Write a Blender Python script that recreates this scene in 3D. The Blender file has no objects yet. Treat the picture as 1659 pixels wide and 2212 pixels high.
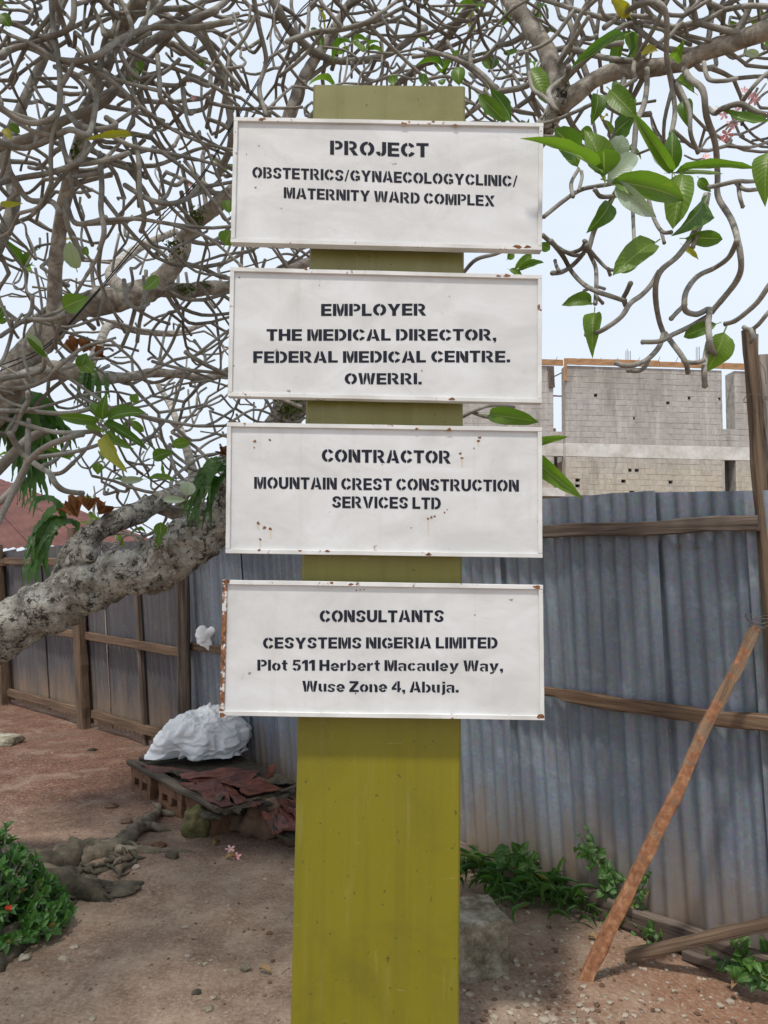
import bpy, bmesh, math, random
from mathutils import Vector, Matrix, Quaternion, noise

# ------------------------------------------------------------------ camera
scene = bpy.context.scene
COL = scene.collection
PITCH = math.radians(4.3); ROLL = .013; FPX = 1600.0
CAM = Vector((0, 0, 1.6))
Fv = Vector((0, math.cos(PITCH), math.sin(PITCH)))
U0 = Vector((0, -math.sin(PITCH), math.cos(PITCH))); R0 = Vector((1, 0, 0))
Rv = math.cos(ROLL)*R0 + math.sin(ROLL)*U0
Uv = -math.sin(ROLL)*R0 + math.cos(ROLL)*U0
cam_data = bpy.data.cameras.new('camera')
cam_data.sensor_fit = 'VERTICAL'; cam_data.sensor_height = 36; cam_data.sensor_width = 27
cam_data.lens = FPX/2212*36
cam_data.clip_start = .05; cam_data.clip_end = 1200
cam = bpy.data.objects.new('camera', cam_data); COL.objects.link(cam)
mw = Matrix((Rv, Uv, -Fv)).transposed().to_4x4(); mw.translation = CAM
cam.matrix_world = mw
scene.camera = cam

# ------------------------------------------------------------------ light
SUN_EL = math.radians(64); SUN_AZ = math.radians(200)      # azimuth clockwise from +Y
world = bpy.data.worlds.new('World'); scene.world = world; world.use_nodes = True
wn = world.node_tree.nodes; wl = world.node_tree.links; wn.clear()
wo = wn.new('ShaderNodeOutputWorld'); bg = wn.new('ShaderNodeBackground')
sky = wn.new('ShaderNodeTexSky'); sky.sky_type = 'NISHITA'; sky.sun_disc = False
sky.sun_elevation = SUN_EL; sky.sun_rotation = SUN_AZ; sky.air_density = 1.2; sky.dust_density = 2.5
cmap = wn.new('ShaderNodeMapping'); ctc = wn.new('ShaderNodeTexCoord'); cns = wn.new('ShaderNodeTexNoise')
cmap.inputs['Scale'].default_value = (1, 1, 2.6)
cns.inputs['Scale'].default_value = 1.6; cns.inputs['Detail'].default_value = 6; cns.inputs['Roughness'].default_value = .55
crm = wn.new('ShaderNodeMapRange'); crm.inputs['From Min'].default_value = .3; crm.inputs['From Max'].default_value = .72
crm.inputs['To Min'].default_value = .84; crm.inputs['To Max'].default_value = .97
cmx = wn.new('ShaderNodeMix'); cmx.data_type = 'RGBA'
cmx.inputs['B'].default_value = (7.9, 8.7, 9.7, 1)
wl.new(ctc.outputs['Generated'], cmap.inputs['Vector']); wl.new(cmap.outputs[0], cns.inputs['Vector'])
wl.new(cns.outputs['Fac'], crm.inputs['Value']); wl.new(crm.outputs[0], cmx.inputs['Factor'])
wl.new(sky.outputs[0], cmx.inputs['A']); wl.new(cmx.outputs['Result'], bg.inputs['Color'])
bg.inputs['Strength'].default_value = .1
wl.new(bg.outputs[0], wo.inputs[0])
sd = bpy.data.lights.new('sun', 'SUN'); sd.energy = 2.6; sd.angle = math.radians(4.5); sd.color = (1, .95, .87)
sun = bpy.data.objects.new('sun', sd); COL.objects.link(sun)
sv = Vector((math.sin(SUN_AZ)*math.cos(SUN_EL), math.cos(SUN_AZ)*math.cos(SUN_EL), math.sin(SUN_EL)))
sun.rotation_euler = sv.to_track_quat('Z', 'Y').to_euler(); sun.location = sv*30
scene.view_settings.view_transform = 'Standard'; scene.view_settings.look = 'None'
scene.view_settings.exposure = .13; scene.view_settings.gamma = 1
scene.view_settings.use_curve_mapping = False

# ------------------------------------------------------------------ helpers
rnd = random.Random(7)
def ray(x, y): return Fv + Rv*((x-829.5)/FPX) - Uv*((y-1106)/FPX)
def at(x, y, Y):
    d = ray(x, y); return CAM + d*(Y/d.y)
def gr(x, y, z=0):
    d = ray(x, y); return CAM + d*((z-1.6)/d.z)
def proj(P):
    v = P-CAM; w = v.dot(Fv)
    if w < .05: return (-9999, -9999)
    return (829.5+FPX*v.dot(Rv)/w, 1106-FPX*v.dot(Uv)/w)

def tag(o, label=None, cat=None, group=None, kind=None):
    if label: o['label'] = label
    if cat: o['category'] = cat
    if group: o['group'] = group
    if kind: o['kind'] = kind
    return o
def empty(name, loc, label=None, cat=None, group=None):
    o = bpy.data.objects.new(name, None); COL.objects.link(o); o.location = loc
    o.empty_display_size = .1
    return tag(o, label, cat, group)
def link(name, me, mat=None, parent=None, mtx=None, smooth=False):
    if smooth and len(me.polygons): me.polygons.foreach_set('use_smooth', [True]*len(me.polygons))
    if mat and not me.materials: me.materials.append(mat)
    o = bpy.data.objects.new(name, me); COL.objects.link(o)
    if mtx is not None: o.matrix_basis = mtx
    if parent is not None:
        o.parent = parent
        o.matrix_parent_inverse = chain(parent).inverted()
    return o
def chain(q):
    if q.parent is None: return q.matrix_basis.copy()
    return chain(q.parent) @ q.matrix_parent_inverse @ q.matrix_basis

class MB:
    def __init__(s): s.v = []; s.f = []; s.uv = {}
    def add(s, vs, fs):
        n = len(s.v); s.v.extend([tuple(p) for p in vs]); s.f.extend([tuple(i+n for i in q) for q in fs])
    def quad(s, a, b, c, d): s.add([a, b, c, d], [(0, 1, 2, 3)])
    def box(s, lo, hi):
        x0, y0, z0 = lo; x1, y1, z1 = hi
        s.add([(x0,y0,z0),(x1,y0,z0),(x1,y1,z0),(x0,y1,z0),(x0,y0,z1),(x1,y0,z1),(x1,y1,z1),(x0,y1,z1)],
              [(0,3,2,1),(4,5,6,7),(0,1,5,4),(1,2,6,5),(2,3,7,6),(3,0,4,7)])
    def mesh(s, name='mesh'):
        me = bpy.data.meshes.new(name); me.from_pydata(s.v, [], s.f); me.update(); return me
    def build(s, name, mat, parent=None, mtx=None, smooth=False):
        return link(name, s.mesh(name), mat, parent, mtx, smooth)

def smooth_path(pts, sub=4):
    P = [Vector(p) for p in pts]
    if len(P) < 3: return [P[0].lerp(P[-1], i/sub) for i in range(sub+1)]
    P = [2*P[0]-P[1]] + P + [2*P[-1]-P[-2]]
    out = []
    for i in range(1, len(P)-2):
        a, b, c, d = P[i-1], P[i], P[i+1], P[i+2]
        for k in range(sub):
            t = k/sub
            out.append(.5*((2*b)+(c-a)*t+(2*a-5*b+4*c-d)*t*t+(3*b-a-3*c+d)*t**3))
    out.append(P[-2]); return out
def lerp_list(r, n):
    if not hasattr(r, '__len__'): return [r]*n
    m = len(r)-1; out = []
    for i in range(n):
        t = i/(n-1)*m; k = min(int(t), m-1); out.append(r[k]*(1-(t-k))+r[k+1]*(t-k))
    return out
def tube(mb, pts, rad, sides=6, rough=0, rfreq=8, cap=True, squash=None):
    n = len(pts); rad = lerp_list(rad, n)
    t = (pts[1]-pts[0]).normalized()
    a = Vector((0, 0, 1)) if abs(t.z) < .9 else Vector((1, 0, 0))
    u = t.cross(a).normalized(); vs = []; fs = []
    for i in range(n):
        t2 = (pts[min(i+1, n-1)]-pts[max(i-1, 0)])
        if t2.length < 1e-6: t2 = t
        t2.normalize(); u = (u-t2*u.dot(t2)).normalized(); w = t2.cross(u); t = t2
        for k in range(sides):
            an = 2*math.pi*k/sides; d = u*math.cos(an)+w*math.sin(an); r = rad[i]
            if rough:
                q = pts[i]+d*r
                r *= 1+rough*(noise.noise(q*rfreq)+.55*noise.noise(q*rfreq*2.6)+.3*noise.noise(q*rfreq*7))
            vs.append(pts[i]+d*r)
    for i in range(n-1):
        for k in range(sides):
            k2 = (k+1) % sides
            fs.append((i*sides+k, i*sides+k2, (i+1)*sides+k2, (i+1)*sides+k))
    if cap:
        vs.append(pts[0]-(pts[1]-pts[0]).normalized()*rad[0]*.3); c0 = len(vs)-1
        e = (pts[-1]-pts[-2]).normalized()
        vs.append(pts[-1]+e*rad[-1]*.6); c1 = len(vs)-1
        for k in range(sides):
            k2 = (k+1) % sides
            fs.append((c0, k2, k)); fs.append((c1, (n-1)*sides+k, (n-1)*sides+k2))
    mb.add(vs, fs)

# ------------------------------------------------------------------ materials
def mat(name):
    m = bpy.data.materials.new(name); m.use_nodes = True; nt = m.node_tree; nt.nodes.clear()
    o = nt.nodes.new('ShaderNodeOutputMaterial'); b = nt.nodes.new('ShaderNodeBsdfPrincipled')
    nt.links.new(b.outputs[0], o.inputs[0]); return m, nt, b, o
class N:
    def __init__(s, nt): s.nt = nt
    def new(s, t, **k):
        n = s.nt.nodes.new(t)
        for a, b in k.items():
            if a in n.inputs: n.inputs[a].default_value = b
            else: setattr(n, a, b)
        return n
    def lk(s, a, b): s.nt.links.new(a, b)
    def coord(s, kind='Object', scale=(1, 1, 1)):
        t = s.new('ShaderNodeTexCoord') if kind != 'World' else s.new('ShaderNodeNewGeometry')
        m = s.new('ShaderNodeMapping'); m.inputs['Scale'].default_value = scale
        s.lk(t.outputs[kind if kind != 'World' else 'Position'], m.inputs['Vector']); return m.outputs[0]
    def noise(s, co, scale, detail=5, rough=.55, dist=0):
        n = s.new('ShaderNodeTexNoise', Scale=scale, Detail=detail, Roughness=rough, Distortion=dist)
        s.lk(co, n.inputs['Vector']); return n.outputs['Fac']
    def ramp(s, fac, stops, interp='LINEAR'):
        r = s.new('ShaderNodeValToRGB'); r.color_ramp.interpolation = interp
        e = r.color_ramp.elements
        while len(e) < len(stops): e.new(.5)
        for i, (p, c) in enumerate(stops):
            e[i].position = p; e[i].color = (*c, 1) if hasattr(c, '__len__') else (c, c, c, 1)
        s.lk(fac, r.inputs[0]); return r.outputs[0]
    def mix(s, fac, a, b, mode='MIX'):
        m = s.new('ShaderNodeMix'); m.data_type = 'RGBA'; m.blend_type = mode
        for i, k in ((fac, 'Factor'), (a, 'A'), (b, 'B')):
            if isinstance(i, bpy.types.NodeSocket): s.lk(i, m.inputs[k])
            elif hasattr(i, '__len__'): m.inputs[k].default_value = (*i, 1)
            else: m.inputs[k].default_value = i
        return m.outputs['Result']
    def math(s, op, a, b=None):
        m = s.new('ShaderNodeMath'); m.operation = op
        for i, k in ((a, 0), (b, 1)):
            if i is None: continue
            if isinstance(i, bpy.types.NodeSocket): s.lk(i, m.inputs[k])
            else: m.inputs[k].default_value = i
        return m.outputs[0]
    def range(s, v, a, b, c=0, d=1):
        m = s.new('ShaderNodeMapRange'); s.lk(v, m.inputs['Value'])
        m.inputs['From Min'].default_value = a; m.inputs['From Max'].default_value = b
        m.inputs['To Min'].default_value = c; m.inputs['To Max'].default_value = d; return m.outputs[0]
    def sep(s, co):
        x = s.new('ShaderNodeSeparateXYZ'); s.lk(co, x.inputs[0]); return x.outputs
    def bump(s, h, bsdf, strength=.4, dist=.01):
        b = s.new('ShaderNodeBump', Strength=strength, Distance=dist)
        s.lk(h, b.inputs['Height']); s.lk(b.outputs[0], bsdf.inputs['Normal'])
    def rand(s): return s.new('ShaderNodeObjectInfo').outputs['Random']

def m_paint():
    m, nt, b, o = mat('white_sign_paint'); n = N(nt)
    co = n.coord('World'); big = n.noise(n.coord('World', (1, 1, 1.8)), 5, 6, .6, .6)
    c = n.ramp(big, [(.36, (.585, .585, .58)), (.52, (.655, .655, .65)), (.66, (.71, .715, .725))])
    fine = n.noise(co, 60, 4, .6)
    c = n.mix(n.range(fine, .62, .72, 0, .22), c, (.45, .43, .40))
    streak = n.noise(n.coord('World', (26, 1, 1.1)), 1.4, 4, .6)
    c = n.mix(n.range(streak, .56, .75, 0, .22), c, (.52, .50, .44))
    spot = n.noise(co, 21, 3, .5)
    c = n.mix(n.range(spot, .735, .76, 0, .8), c, (.20, .13, .09))
    n.lk(c, b.inputs['Base Color']); b.inputs['Roughness'].default_value = .5
    n.bump(n.math('ADD', big, n.math('MULTIPLY', fine, .2)), b, .25, .004); return m
def m_rail(rust=.0):
    m, nt, b, o = mat('chipped_white_rail' if rust < .5 else 'rusty_rail'); n = N(nt)
    co = n.coord('World'); a = n.noise(co, 34, 6, .68); big = n.noise(co, 6, 3, .5)
    f = n.math('ADD', a, n.math('MULTIPLY', n.math('SUBTRACT', big, .5), .35))
    lo = .645 if rust < .5 else .42
    rc = n.ramp(n.noise(co, 90, 4), [(.35, (.07, .03, .015)), (.65, (.36, .14, .045))])
    c = n.mix(n.range(f, lo, lo+.05), n.ramp(big, [(.35, (.58, .57, .54)), (.6, (.74, .74, .73))]), rc)
    n.lk(c, b.inputs['Base Color']); b.inputs['Roughness'].default_value = .5
    n.bump(a, b, .3, .003); return m
def m_olive():
    m, nt, b, o = mat('olive_gloss_paint'); n = N(nt)
    co = n.coord('World'); z = n.sep(co)[2]
    c = n.mix(n.range(z, 1.0, 2.9), (.205, .182, .010), (.215, .20, .07))  # greyer towards the top: the sky's sheen put into the colour
    st = n.noise(n.coord('World', (16, 1, .7)), 1.3, 5, .6)
    c = n.mix(n.range(st, .5, .78, 0, .45), c, (.135, .12, .018))
    st2 = n.noise(n.coord('World', (9, 1, .9)), 2.3, 6, .65, 1)
    c = n.mix(n.range(st2, .56, .74, 0, .3), c, (.33, .30, .13))
    bg_ = n.noise(co, 2.2, 6, .65, .8); c = n.mix(n.range(bg_, .5, .68, 0, .4), c, (.125, .11, .015))
    sp = n.noise(co, 45, 3, .5); c = n.mix(n.range(sp, .67, .70, 0, .7), c, (.07, .06, .02))
    scr = n.noise(n.coord('World', (3, 1, 40)), 2.0, 4, .7, .3); c = n.mix(n.range(scr, .70, .72, 0, .6), c, (.36, .34, .18))
    n.lk(c, b.inputs['Base Color']); n.lk(n.range(n.noise(co, 5), .3, .7, .22, .42), b.inputs['Roughness'])
    n.bump(n.math('ADD', n.noise(co, 9, 4), n.math('MULTIPLY', n.noise(co, 120, 3), .12)), b, .12, .01); return m
def m_ink():
    m, nt, b, o = mat('stencil_ink'); n = N(nt)
    f = n.noise(n.coord('World'), 70, 5, .65)
    n.lk(n.ramp(f, [(.3, (.010, .012, .022)), (.64, (.020, .023, .036)), (.8, (.12, .12, .14))]), b.inputs['Base Color'])
    b.inputs['Roughness'].default_value = .75; b.inputs['Specular IOR Level'].default_value = .2; return m
def m_rust():
    m, nt, b, o = mat('rust_spot'); n = N(nt)
    f = n.noise(n.coord('World'), 160, 4, .7)
    n.lk(n.ramp(f, [(.35, (.05, .022, .012)), (.6, (.28, .11, .04)), (.75, (.5, .36, .22))]), b.inputs['Base Color'])
    b.inputs['Roughness'].default_value = .9; return m
def m_stain():
    m, nt, b, o = mat('rust_run'); n = N(nt)
    f = n.noise(n.coord('World', (60, 1, 6)), 2, 4, .7)
    n.lk(n.ramp(f, [(.35, (.62, .58, .50)), (.7, (.55, .43, .27))]), b.inputs['Base Color'])
    b.inputs['Roughness'].default_value = .7; return m
def m_galv(name, tone, warm):
    m, nt, b, o = mat(name); n = N(nt)
    co = n.coord('Object'); w = n.coord('World'); z = n.sep(w)[2]; r = n.rand()
    # offset the texture per sheet
    add = n.new('ShaderNodeVectorMath'); add.operation = 'ADD'; n.lk(co, add.inputs[0])
    cmb = n.new('ShaderNodeCombineXYZ'); n.lk(n.math('MULTIPLY', r, 37.0), cmb.inputs[0]); n.lk(cmb.outputs[0], add.inputs[1])
    cr = add.outputs[0]
    mp = n.new('ShaderNodeMapping'); mp.inputs['Scale'].default_value = (11, 1, .55); n.lk(cr, mp.inputs['Vector'])
    streak = n.noise(mp.outputs[0], 1.5, 6, .65)
    mp2 = n.new('ShaderNodeMapping'); mp2.inputs['Scale'].default_value = (34, 1, 1.6); n.lk(cr, mp2.inputs['Vector'])
    st2 = n.noise(mp2.outputs[0], 1.2, 4, .6)
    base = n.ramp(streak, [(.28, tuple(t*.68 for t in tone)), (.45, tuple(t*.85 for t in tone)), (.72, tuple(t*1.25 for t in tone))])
    spangle = n.new('ShaderNodeTexVoronoi', Scale=70.0); n.lk(cr, spangle.inputs['Vector'])
    base = n.mix(.22, base, n.mix(1, base, spangle.outputs['Color'], 'MULTIPLY'))
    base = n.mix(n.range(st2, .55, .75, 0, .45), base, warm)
    mott = n.noise(cr, 7, 6, .7)
    base = n.mix(n.range(mott, .55, .72, 0, .45), base, tuple(t*1.6 for t in tone))
    tint = n.ramp(r, [(0, (.78, .78, .8)), (.5, (1, 1, 1)), (1, (1.0, .95, .9))])
    base = n.mix(1, base, tint, 'MULTIPLY')
    # mud splashed up from the ground
    edge = n.noise(n.coord('World', (3, 3, .6)), 1.6, 5, .6)
    h = n.math('ADD', z, n.math('MULTIPLY', n.math('SUBTRACT', edge, .5), -.9))
    h = n.math('ADD', h, n.math('MULTIPLY', n.math('SUBTRACT', st2, .5), .25))
    base = n.mix(n.range(h, .08, .52, .8, 0), base, (.36, .26, .175))
    n.lk(base, b.inputs['Base Color']); b.inputs['Metallic'].default_value = .35
    n.lk(n.range(mott, .3, .7, .42, .7), b.inputs['Roughness'])
    n.bump(n.math('ADD', mott, n.math('MULTIPLY', st2, .5)), b, .25, .004); return m
def m_wood(name, a, c2, dark, mud=0):
    m, nt, b, o = mat(name); n = N(nt)
    g = n.noise(n.coord('Object', (1.2, 26, 26)), 1.6, 6, .65, .8)
    big = n.noise(n.coord('Object', (2, 6, 6)), 1.5, 4, .6)
    c = n.ramp(g, [(.3, dark), (.48, a), (.72, c2)])
    c = n.mix(n.range(big, .45, .7, 0, .6), c, tuple(x*.55 for x in a))
    if mud:
        mu = n.noise(n.coord('World'), 9, 5, .6)
        z = n.sep(n.coord('World'))[2]
        k = n.math('ADD', n.noise(n.coord('World'), 13, 7, .7, .6), n.range(z, .2, 1.35, .16, -.06))
        c = n.mix(n.range(k, .44, .54), c, n.ramp(n.noise(n.coord('World'), 40, 4), [(.3, (.20, .08, .035)), (.55, (.34, .155, .075)), (.75, (.50, .29, .16))]))
    n.lk(c, b.inputs['Base Color']); b.inputs['Roughness'].default_value = .85
    cr = n.range(g, .25, .4)
    n.bump(n.math('ADD', cr, n.math('MULTIPLY', n.noise(n.coord('Object', (3, 40, 40)), 3, 3), .4)), b, .6, .006); return m
def m_bark():
    m, nt, b, o = mat('frangipani_bark'); n = N(nt)
    co = n.coord('World')
    a = n.noise(co, 7, 7, .68, .4); f = n.noise(co, 30, 6, .7, .3)
    c = n.ramp(a, [(.32, (.13, .11, .085)), (.45, (.30, .27, .22)), (.56, (.53, .50, .43)), (.68, (.72, .70, .64))])
    lich = n.noise(n.coord('World', (1, 1, 1)), 19, 7, .78, .8)
    c = n.mix(n.range(lich, .54, .58, 0, .75), c, (.66, .63, .56))
    gl = n.noise(co, 5, 6, .7); c = n.mix(n.range(gl, .6, .68, 0, .5), c, (.24, .28, .22))
    w2 = n.new('ShaderNodeVectorMath'); w2.operation = 'ADD'
    nn = n.new('ShaderNodeTexNoise', Scale=9.0, Detail=4.0); n.lk(co, nn.inputs['Vector'])
    sc = n.new('ShaderNodeVectorMath'); sc.operation = 'SCALE'; sc.inputs['Scale'].default_value = .16
    n.lk(nn.outputs['Color'], sc.inputs[0]); n.lk(co, w2.inputs[0]); n.lk(sc.outputs[0], w2.inputs[1])
    vo = n.new('ShaderNodeTexVoronoi', Scale=21.0); vo.feature = 'DISTANCE_TO_EDGE'; n.lk(w2.outputs[0], vo.inputs['Vector'])
    crack = n.range(vo.outputs['Distance'], .0, .055, .25, 1)
    patch = n.range(n.noise(co, 6, 4, .6), .48, .6)
    crk = n.math('MAXIMUM', crack, n.math('SUBTRACT', 1, patch))
    c = n.mix(crk, (.045, .035, .028), c)
    dk = n.noise(co, 24, 6, .8); c = n.mix(n.range(dk, .54, .575, 0, .92), c, (.025, .022, .02))
    n.lk(c, b.inputs['Base Color']); b.inputs['Roughness'].default_value = .9
    h = n.math('ADD', n.math('MULTIPLY', a, 1.2), n.math('ADD', f, n.math('MULTIPLY', crk, .5)))
    n.bump(h, b, 1, .03); return m
def m_limb():
    m, nt, b, o = mat('limb_bark'); n = N(nt)
    co = n.coord('World'); a = n.noise(co, 14, 6, .68, .5)
    c = n.ramp(a, [(.3, (.12, .10, .08)), (.46, (.25, .215, .175)), (.58, (.42, .385, .33)), (.7, (.56, .54, .49))])
    gl = n.noise(co, 6, 5, .6); c = n.mix(n.range(gl, .6, .7, 0, .5), c, (.22, .26, .2))
    n.lk(c, b.inputs['Base Color']); b.inputs['Roughness'].default_value = .88
    n.bump(n.math('ADD', a, n.math('MULTIPLY', n.noise(co, 60, 5, .7), .5)), b, .8, .01); return m
def m_twig():
    m, nt, b, o = mat('twig_bark'); n = N(nt)
    co = n.coord('World'); a = n.noise(co, 6, 6, .65); f = n.noise(co, 55, 4, .6)
    c = n.ramp(a, [(.3, (.12, .105, .085)), (.5, (.25, .23, .195)), (.7, (.40, .385, .35))])
    c = n.mix(n.range(f, .5, .7, 0, .5), c, (.13, .105, .08))
    ge = n.noise(co, 9, 3); c = n.mix(n.range(ge, .58, .7, 0, .35), c, (.19, .20, .13))
    n.lk(c, b.inputs['Base Color']); b.inputs['Roughness'].default_value = .8
    n.bump(n.math('ADD', f, n.noise(n.coord('World', (1, 1, 1)), 130, 3)), b, .55, .004); return m
def m_leaf(name, a, c2, yel, yamt=.06, trans=.4):
    m, nt, b, o = mat(name); n = N(nt)
    r = n.rand(); uv = n.sep(n.coord('UV'))
    c = n.mix(r, a, c2)
    c = n.mix(n.range(r, 1-yamt, 1-yamt+.01), c, yel)
    mid = n.math('ABSOLUTE', n.math('SUBTRACT', uv[0], .5))
    v = n.math('SINE', n.math('ADD', n.math('MULTIPLY', uv[1], 75.0), n.math('MULTIPLY', mid, -28.0)))
    c = n.mix(n.range(v, .8, 1, 0, .12), c, tuple(min(1, x*1.7+.02) for x in a))
    c = n.mix(n.range(mid, .035, .012), c, (.30, .36, .12))
    bl = n.noise(n.coord('Object'), 3.5, 4, .6)
    c = n.mix(n.range(bl, .63, .72, 0, .4), c, yel)
    n.lk(c, b.inputs['Base Color']); b.inputs['Roughness'].default_value = .42
    b.inputs['Specular IOR Level'].default_value = .5
    n.bump(v, b, .15, .003)
    tr = n.new('ShaderNodeBsdfTranslucent'); n.lk(n.mix(1, c, (1.35, 1.55, .7), 'MULTIPLY'), tr.inputs['Color'])
    mx = n.new('ShaderNodeMixShader'); mx.inputs[0].default_value = trans
    n.lk(b.outputs[0], mx.inputs[1]); n.lk(tr.outputs[0], mx.inputs[2]); n.lk(mx.outputs[0], o.inputs[0]); return m
def m_simple(name, a, c2, scale=12, rough=.85, bump=.4, bd=.006, coord='World', spec=.3):
    m, nt, b, o = mat(name); n = N(nt); co = n.coord(coord)
    f = n.noise(co, scale, 6, .65)
    n.lk(n.ramp(f, [(.32, a), (.68, c2)]), b.inputs['Base Color']); b.inputs['Roughness'].default_value = rough
    b.inputs['Specular IOR Level'].default_value = spec
    n.bump(f, b, bump, bd); return m
def m_concrete():
    m, nt, b, o = mat('old_rubble_concrete'); n = N(nt); co = n.coord('World')
    a = n.noise(co, 9, 6, .7); f = n.noise(co, 42, 6, .75)
    c = n.ramp(a, [(.36, (.15, .125, .08)), (.5, (.34, .30, .21)), (.64, (.58, .53, .43))])
    c = n.mix(n.range(f, .54, .64, 0, .6), c, (.12, .10, .07)); c = n.mix(n.range(f, .40, .33, 0, .7), c, (.52, .49, .41))
    n.lk(c, b.inputs['Base Color']); b.inputs['Roughness'].default_value = .95
    n.bump(n.math('ADD', a, f), b, 1, .02); return m
def m_ground():
    m, nt, b, o = mat('laterite_soil'); n = N(nt)
    co = n.coord('World'); x, y, z = n.sep(co)[:3]
    big = n.noise(co, .9, 6, .62, .4); mid = n.noise(co, 5, 7, .68); fine = n.noise(co, 60, 6, .7); vf = n.noise(co, 260, 3, .6)
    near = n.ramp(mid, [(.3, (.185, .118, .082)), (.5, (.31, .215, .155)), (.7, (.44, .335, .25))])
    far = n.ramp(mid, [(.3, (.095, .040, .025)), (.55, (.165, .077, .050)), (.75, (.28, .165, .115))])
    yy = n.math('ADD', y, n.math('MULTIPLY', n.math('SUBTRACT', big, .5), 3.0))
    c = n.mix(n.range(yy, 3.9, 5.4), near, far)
    # red earth by the brace foot
    rx = n.math('MULTIPLY', n.math('SUBTRACT', x, 1.45), 1.0); ry = n.math('MULTIPLY', n.math('SUBTRACT', y, 3.0), 1.5)
    d = n.math('SQRT', n.math('ADD', n.math('MULTIPLY', rx, rx), n.math('MULTIPLY', ry, ry)))
    d = n.math('ADD', d, n.math('MULTIPLY', n.math('SUBTRACT', mid, .5), .7))
    c = n.mix(n.range(d, .3, .85, .7, 0), c, (.29, .135, .075))
    c = n.mix(n.range(big, .52, .66, 0, .5), c, (.15, .10, .075))
    c = n.mix(n.range(n.noise(co, 2.3, 6, .7, 1), .53, .66, 0, .4), c, (.40, .31, .235))
    c = n.mix(n.range(fine, .5, .70, 0, .6), c, (.50, .41, .32))
    c = n.mix(n.range(fine, .46, .3, 0, .5), c, (.09, .06, .045))
    c = n.mix(n.range(vf, .64, .7, 0, .5), c, (.5, .45, .38))
    n.lk(c, b.inputs['Base Color']); b.inputs['Roughness'].default_value = .93; b.inputs['Specular IOR Level'].default_value = .25
    h = n.math('ADD', n.math('MULTIPLY', mid, 1.5), n.math('ADD', fine, n.math('MULTIPLY', vf, .4)))
    n.bump(h, b, .75, .014); return m
def m_block():
    m, nt, b, o = mat('sandcrete_block'); n = N(nt)
    w = n.coord('World'); r = n.rand(); z = n.sep(w)[2]
    f = n.noise(w, 7, 6, .7); big = n.noise(n.coord('World', (1, 1, .5)), .55, 5, .6)
    up = n.ramp(f, [(.3, (.37, .34, .315)), (.6, (.47, .44, .415)), (.8, (.55, .525, .50))])
    lo = n.ramp(f, [(.3, (.40, .36, .285)), (.6, (.52, .47, .385)), (.8, (.62, .57, .48))])
    c = n.mix(n.range(z, 5.4, 7.0), lo, up)
    c = n.mix(1, c, n.ramp(r, [(0, (.93, .91, .91)), (.5, (1, 1, 1)), (1, (1.05, 1.03, 1.01))]), 'MULTIPLY')
    c = n.mix(n.range(big, .47, .66, 0, .55), c, (.24, .215, .18))
    c = n.mix(n.range(n.noise(n.coord('World', (2.5, 2.5, .35)), 1.4, 5, .6), .54, .66, 0, .5), c, (.58, .56, .52))
    c = n.mix(n.range(n.noise(n.coord('World', (1.6, 1.6, .25)), 1.1, 6, .65), .52, .66, 0, .55), c, (.19, .17, .145))
    n.lk(c, b.inputs['Base Color']); b.inputs['Roughness'].default_value = .92
    n.bump(f, b, .4, .02); return m

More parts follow.
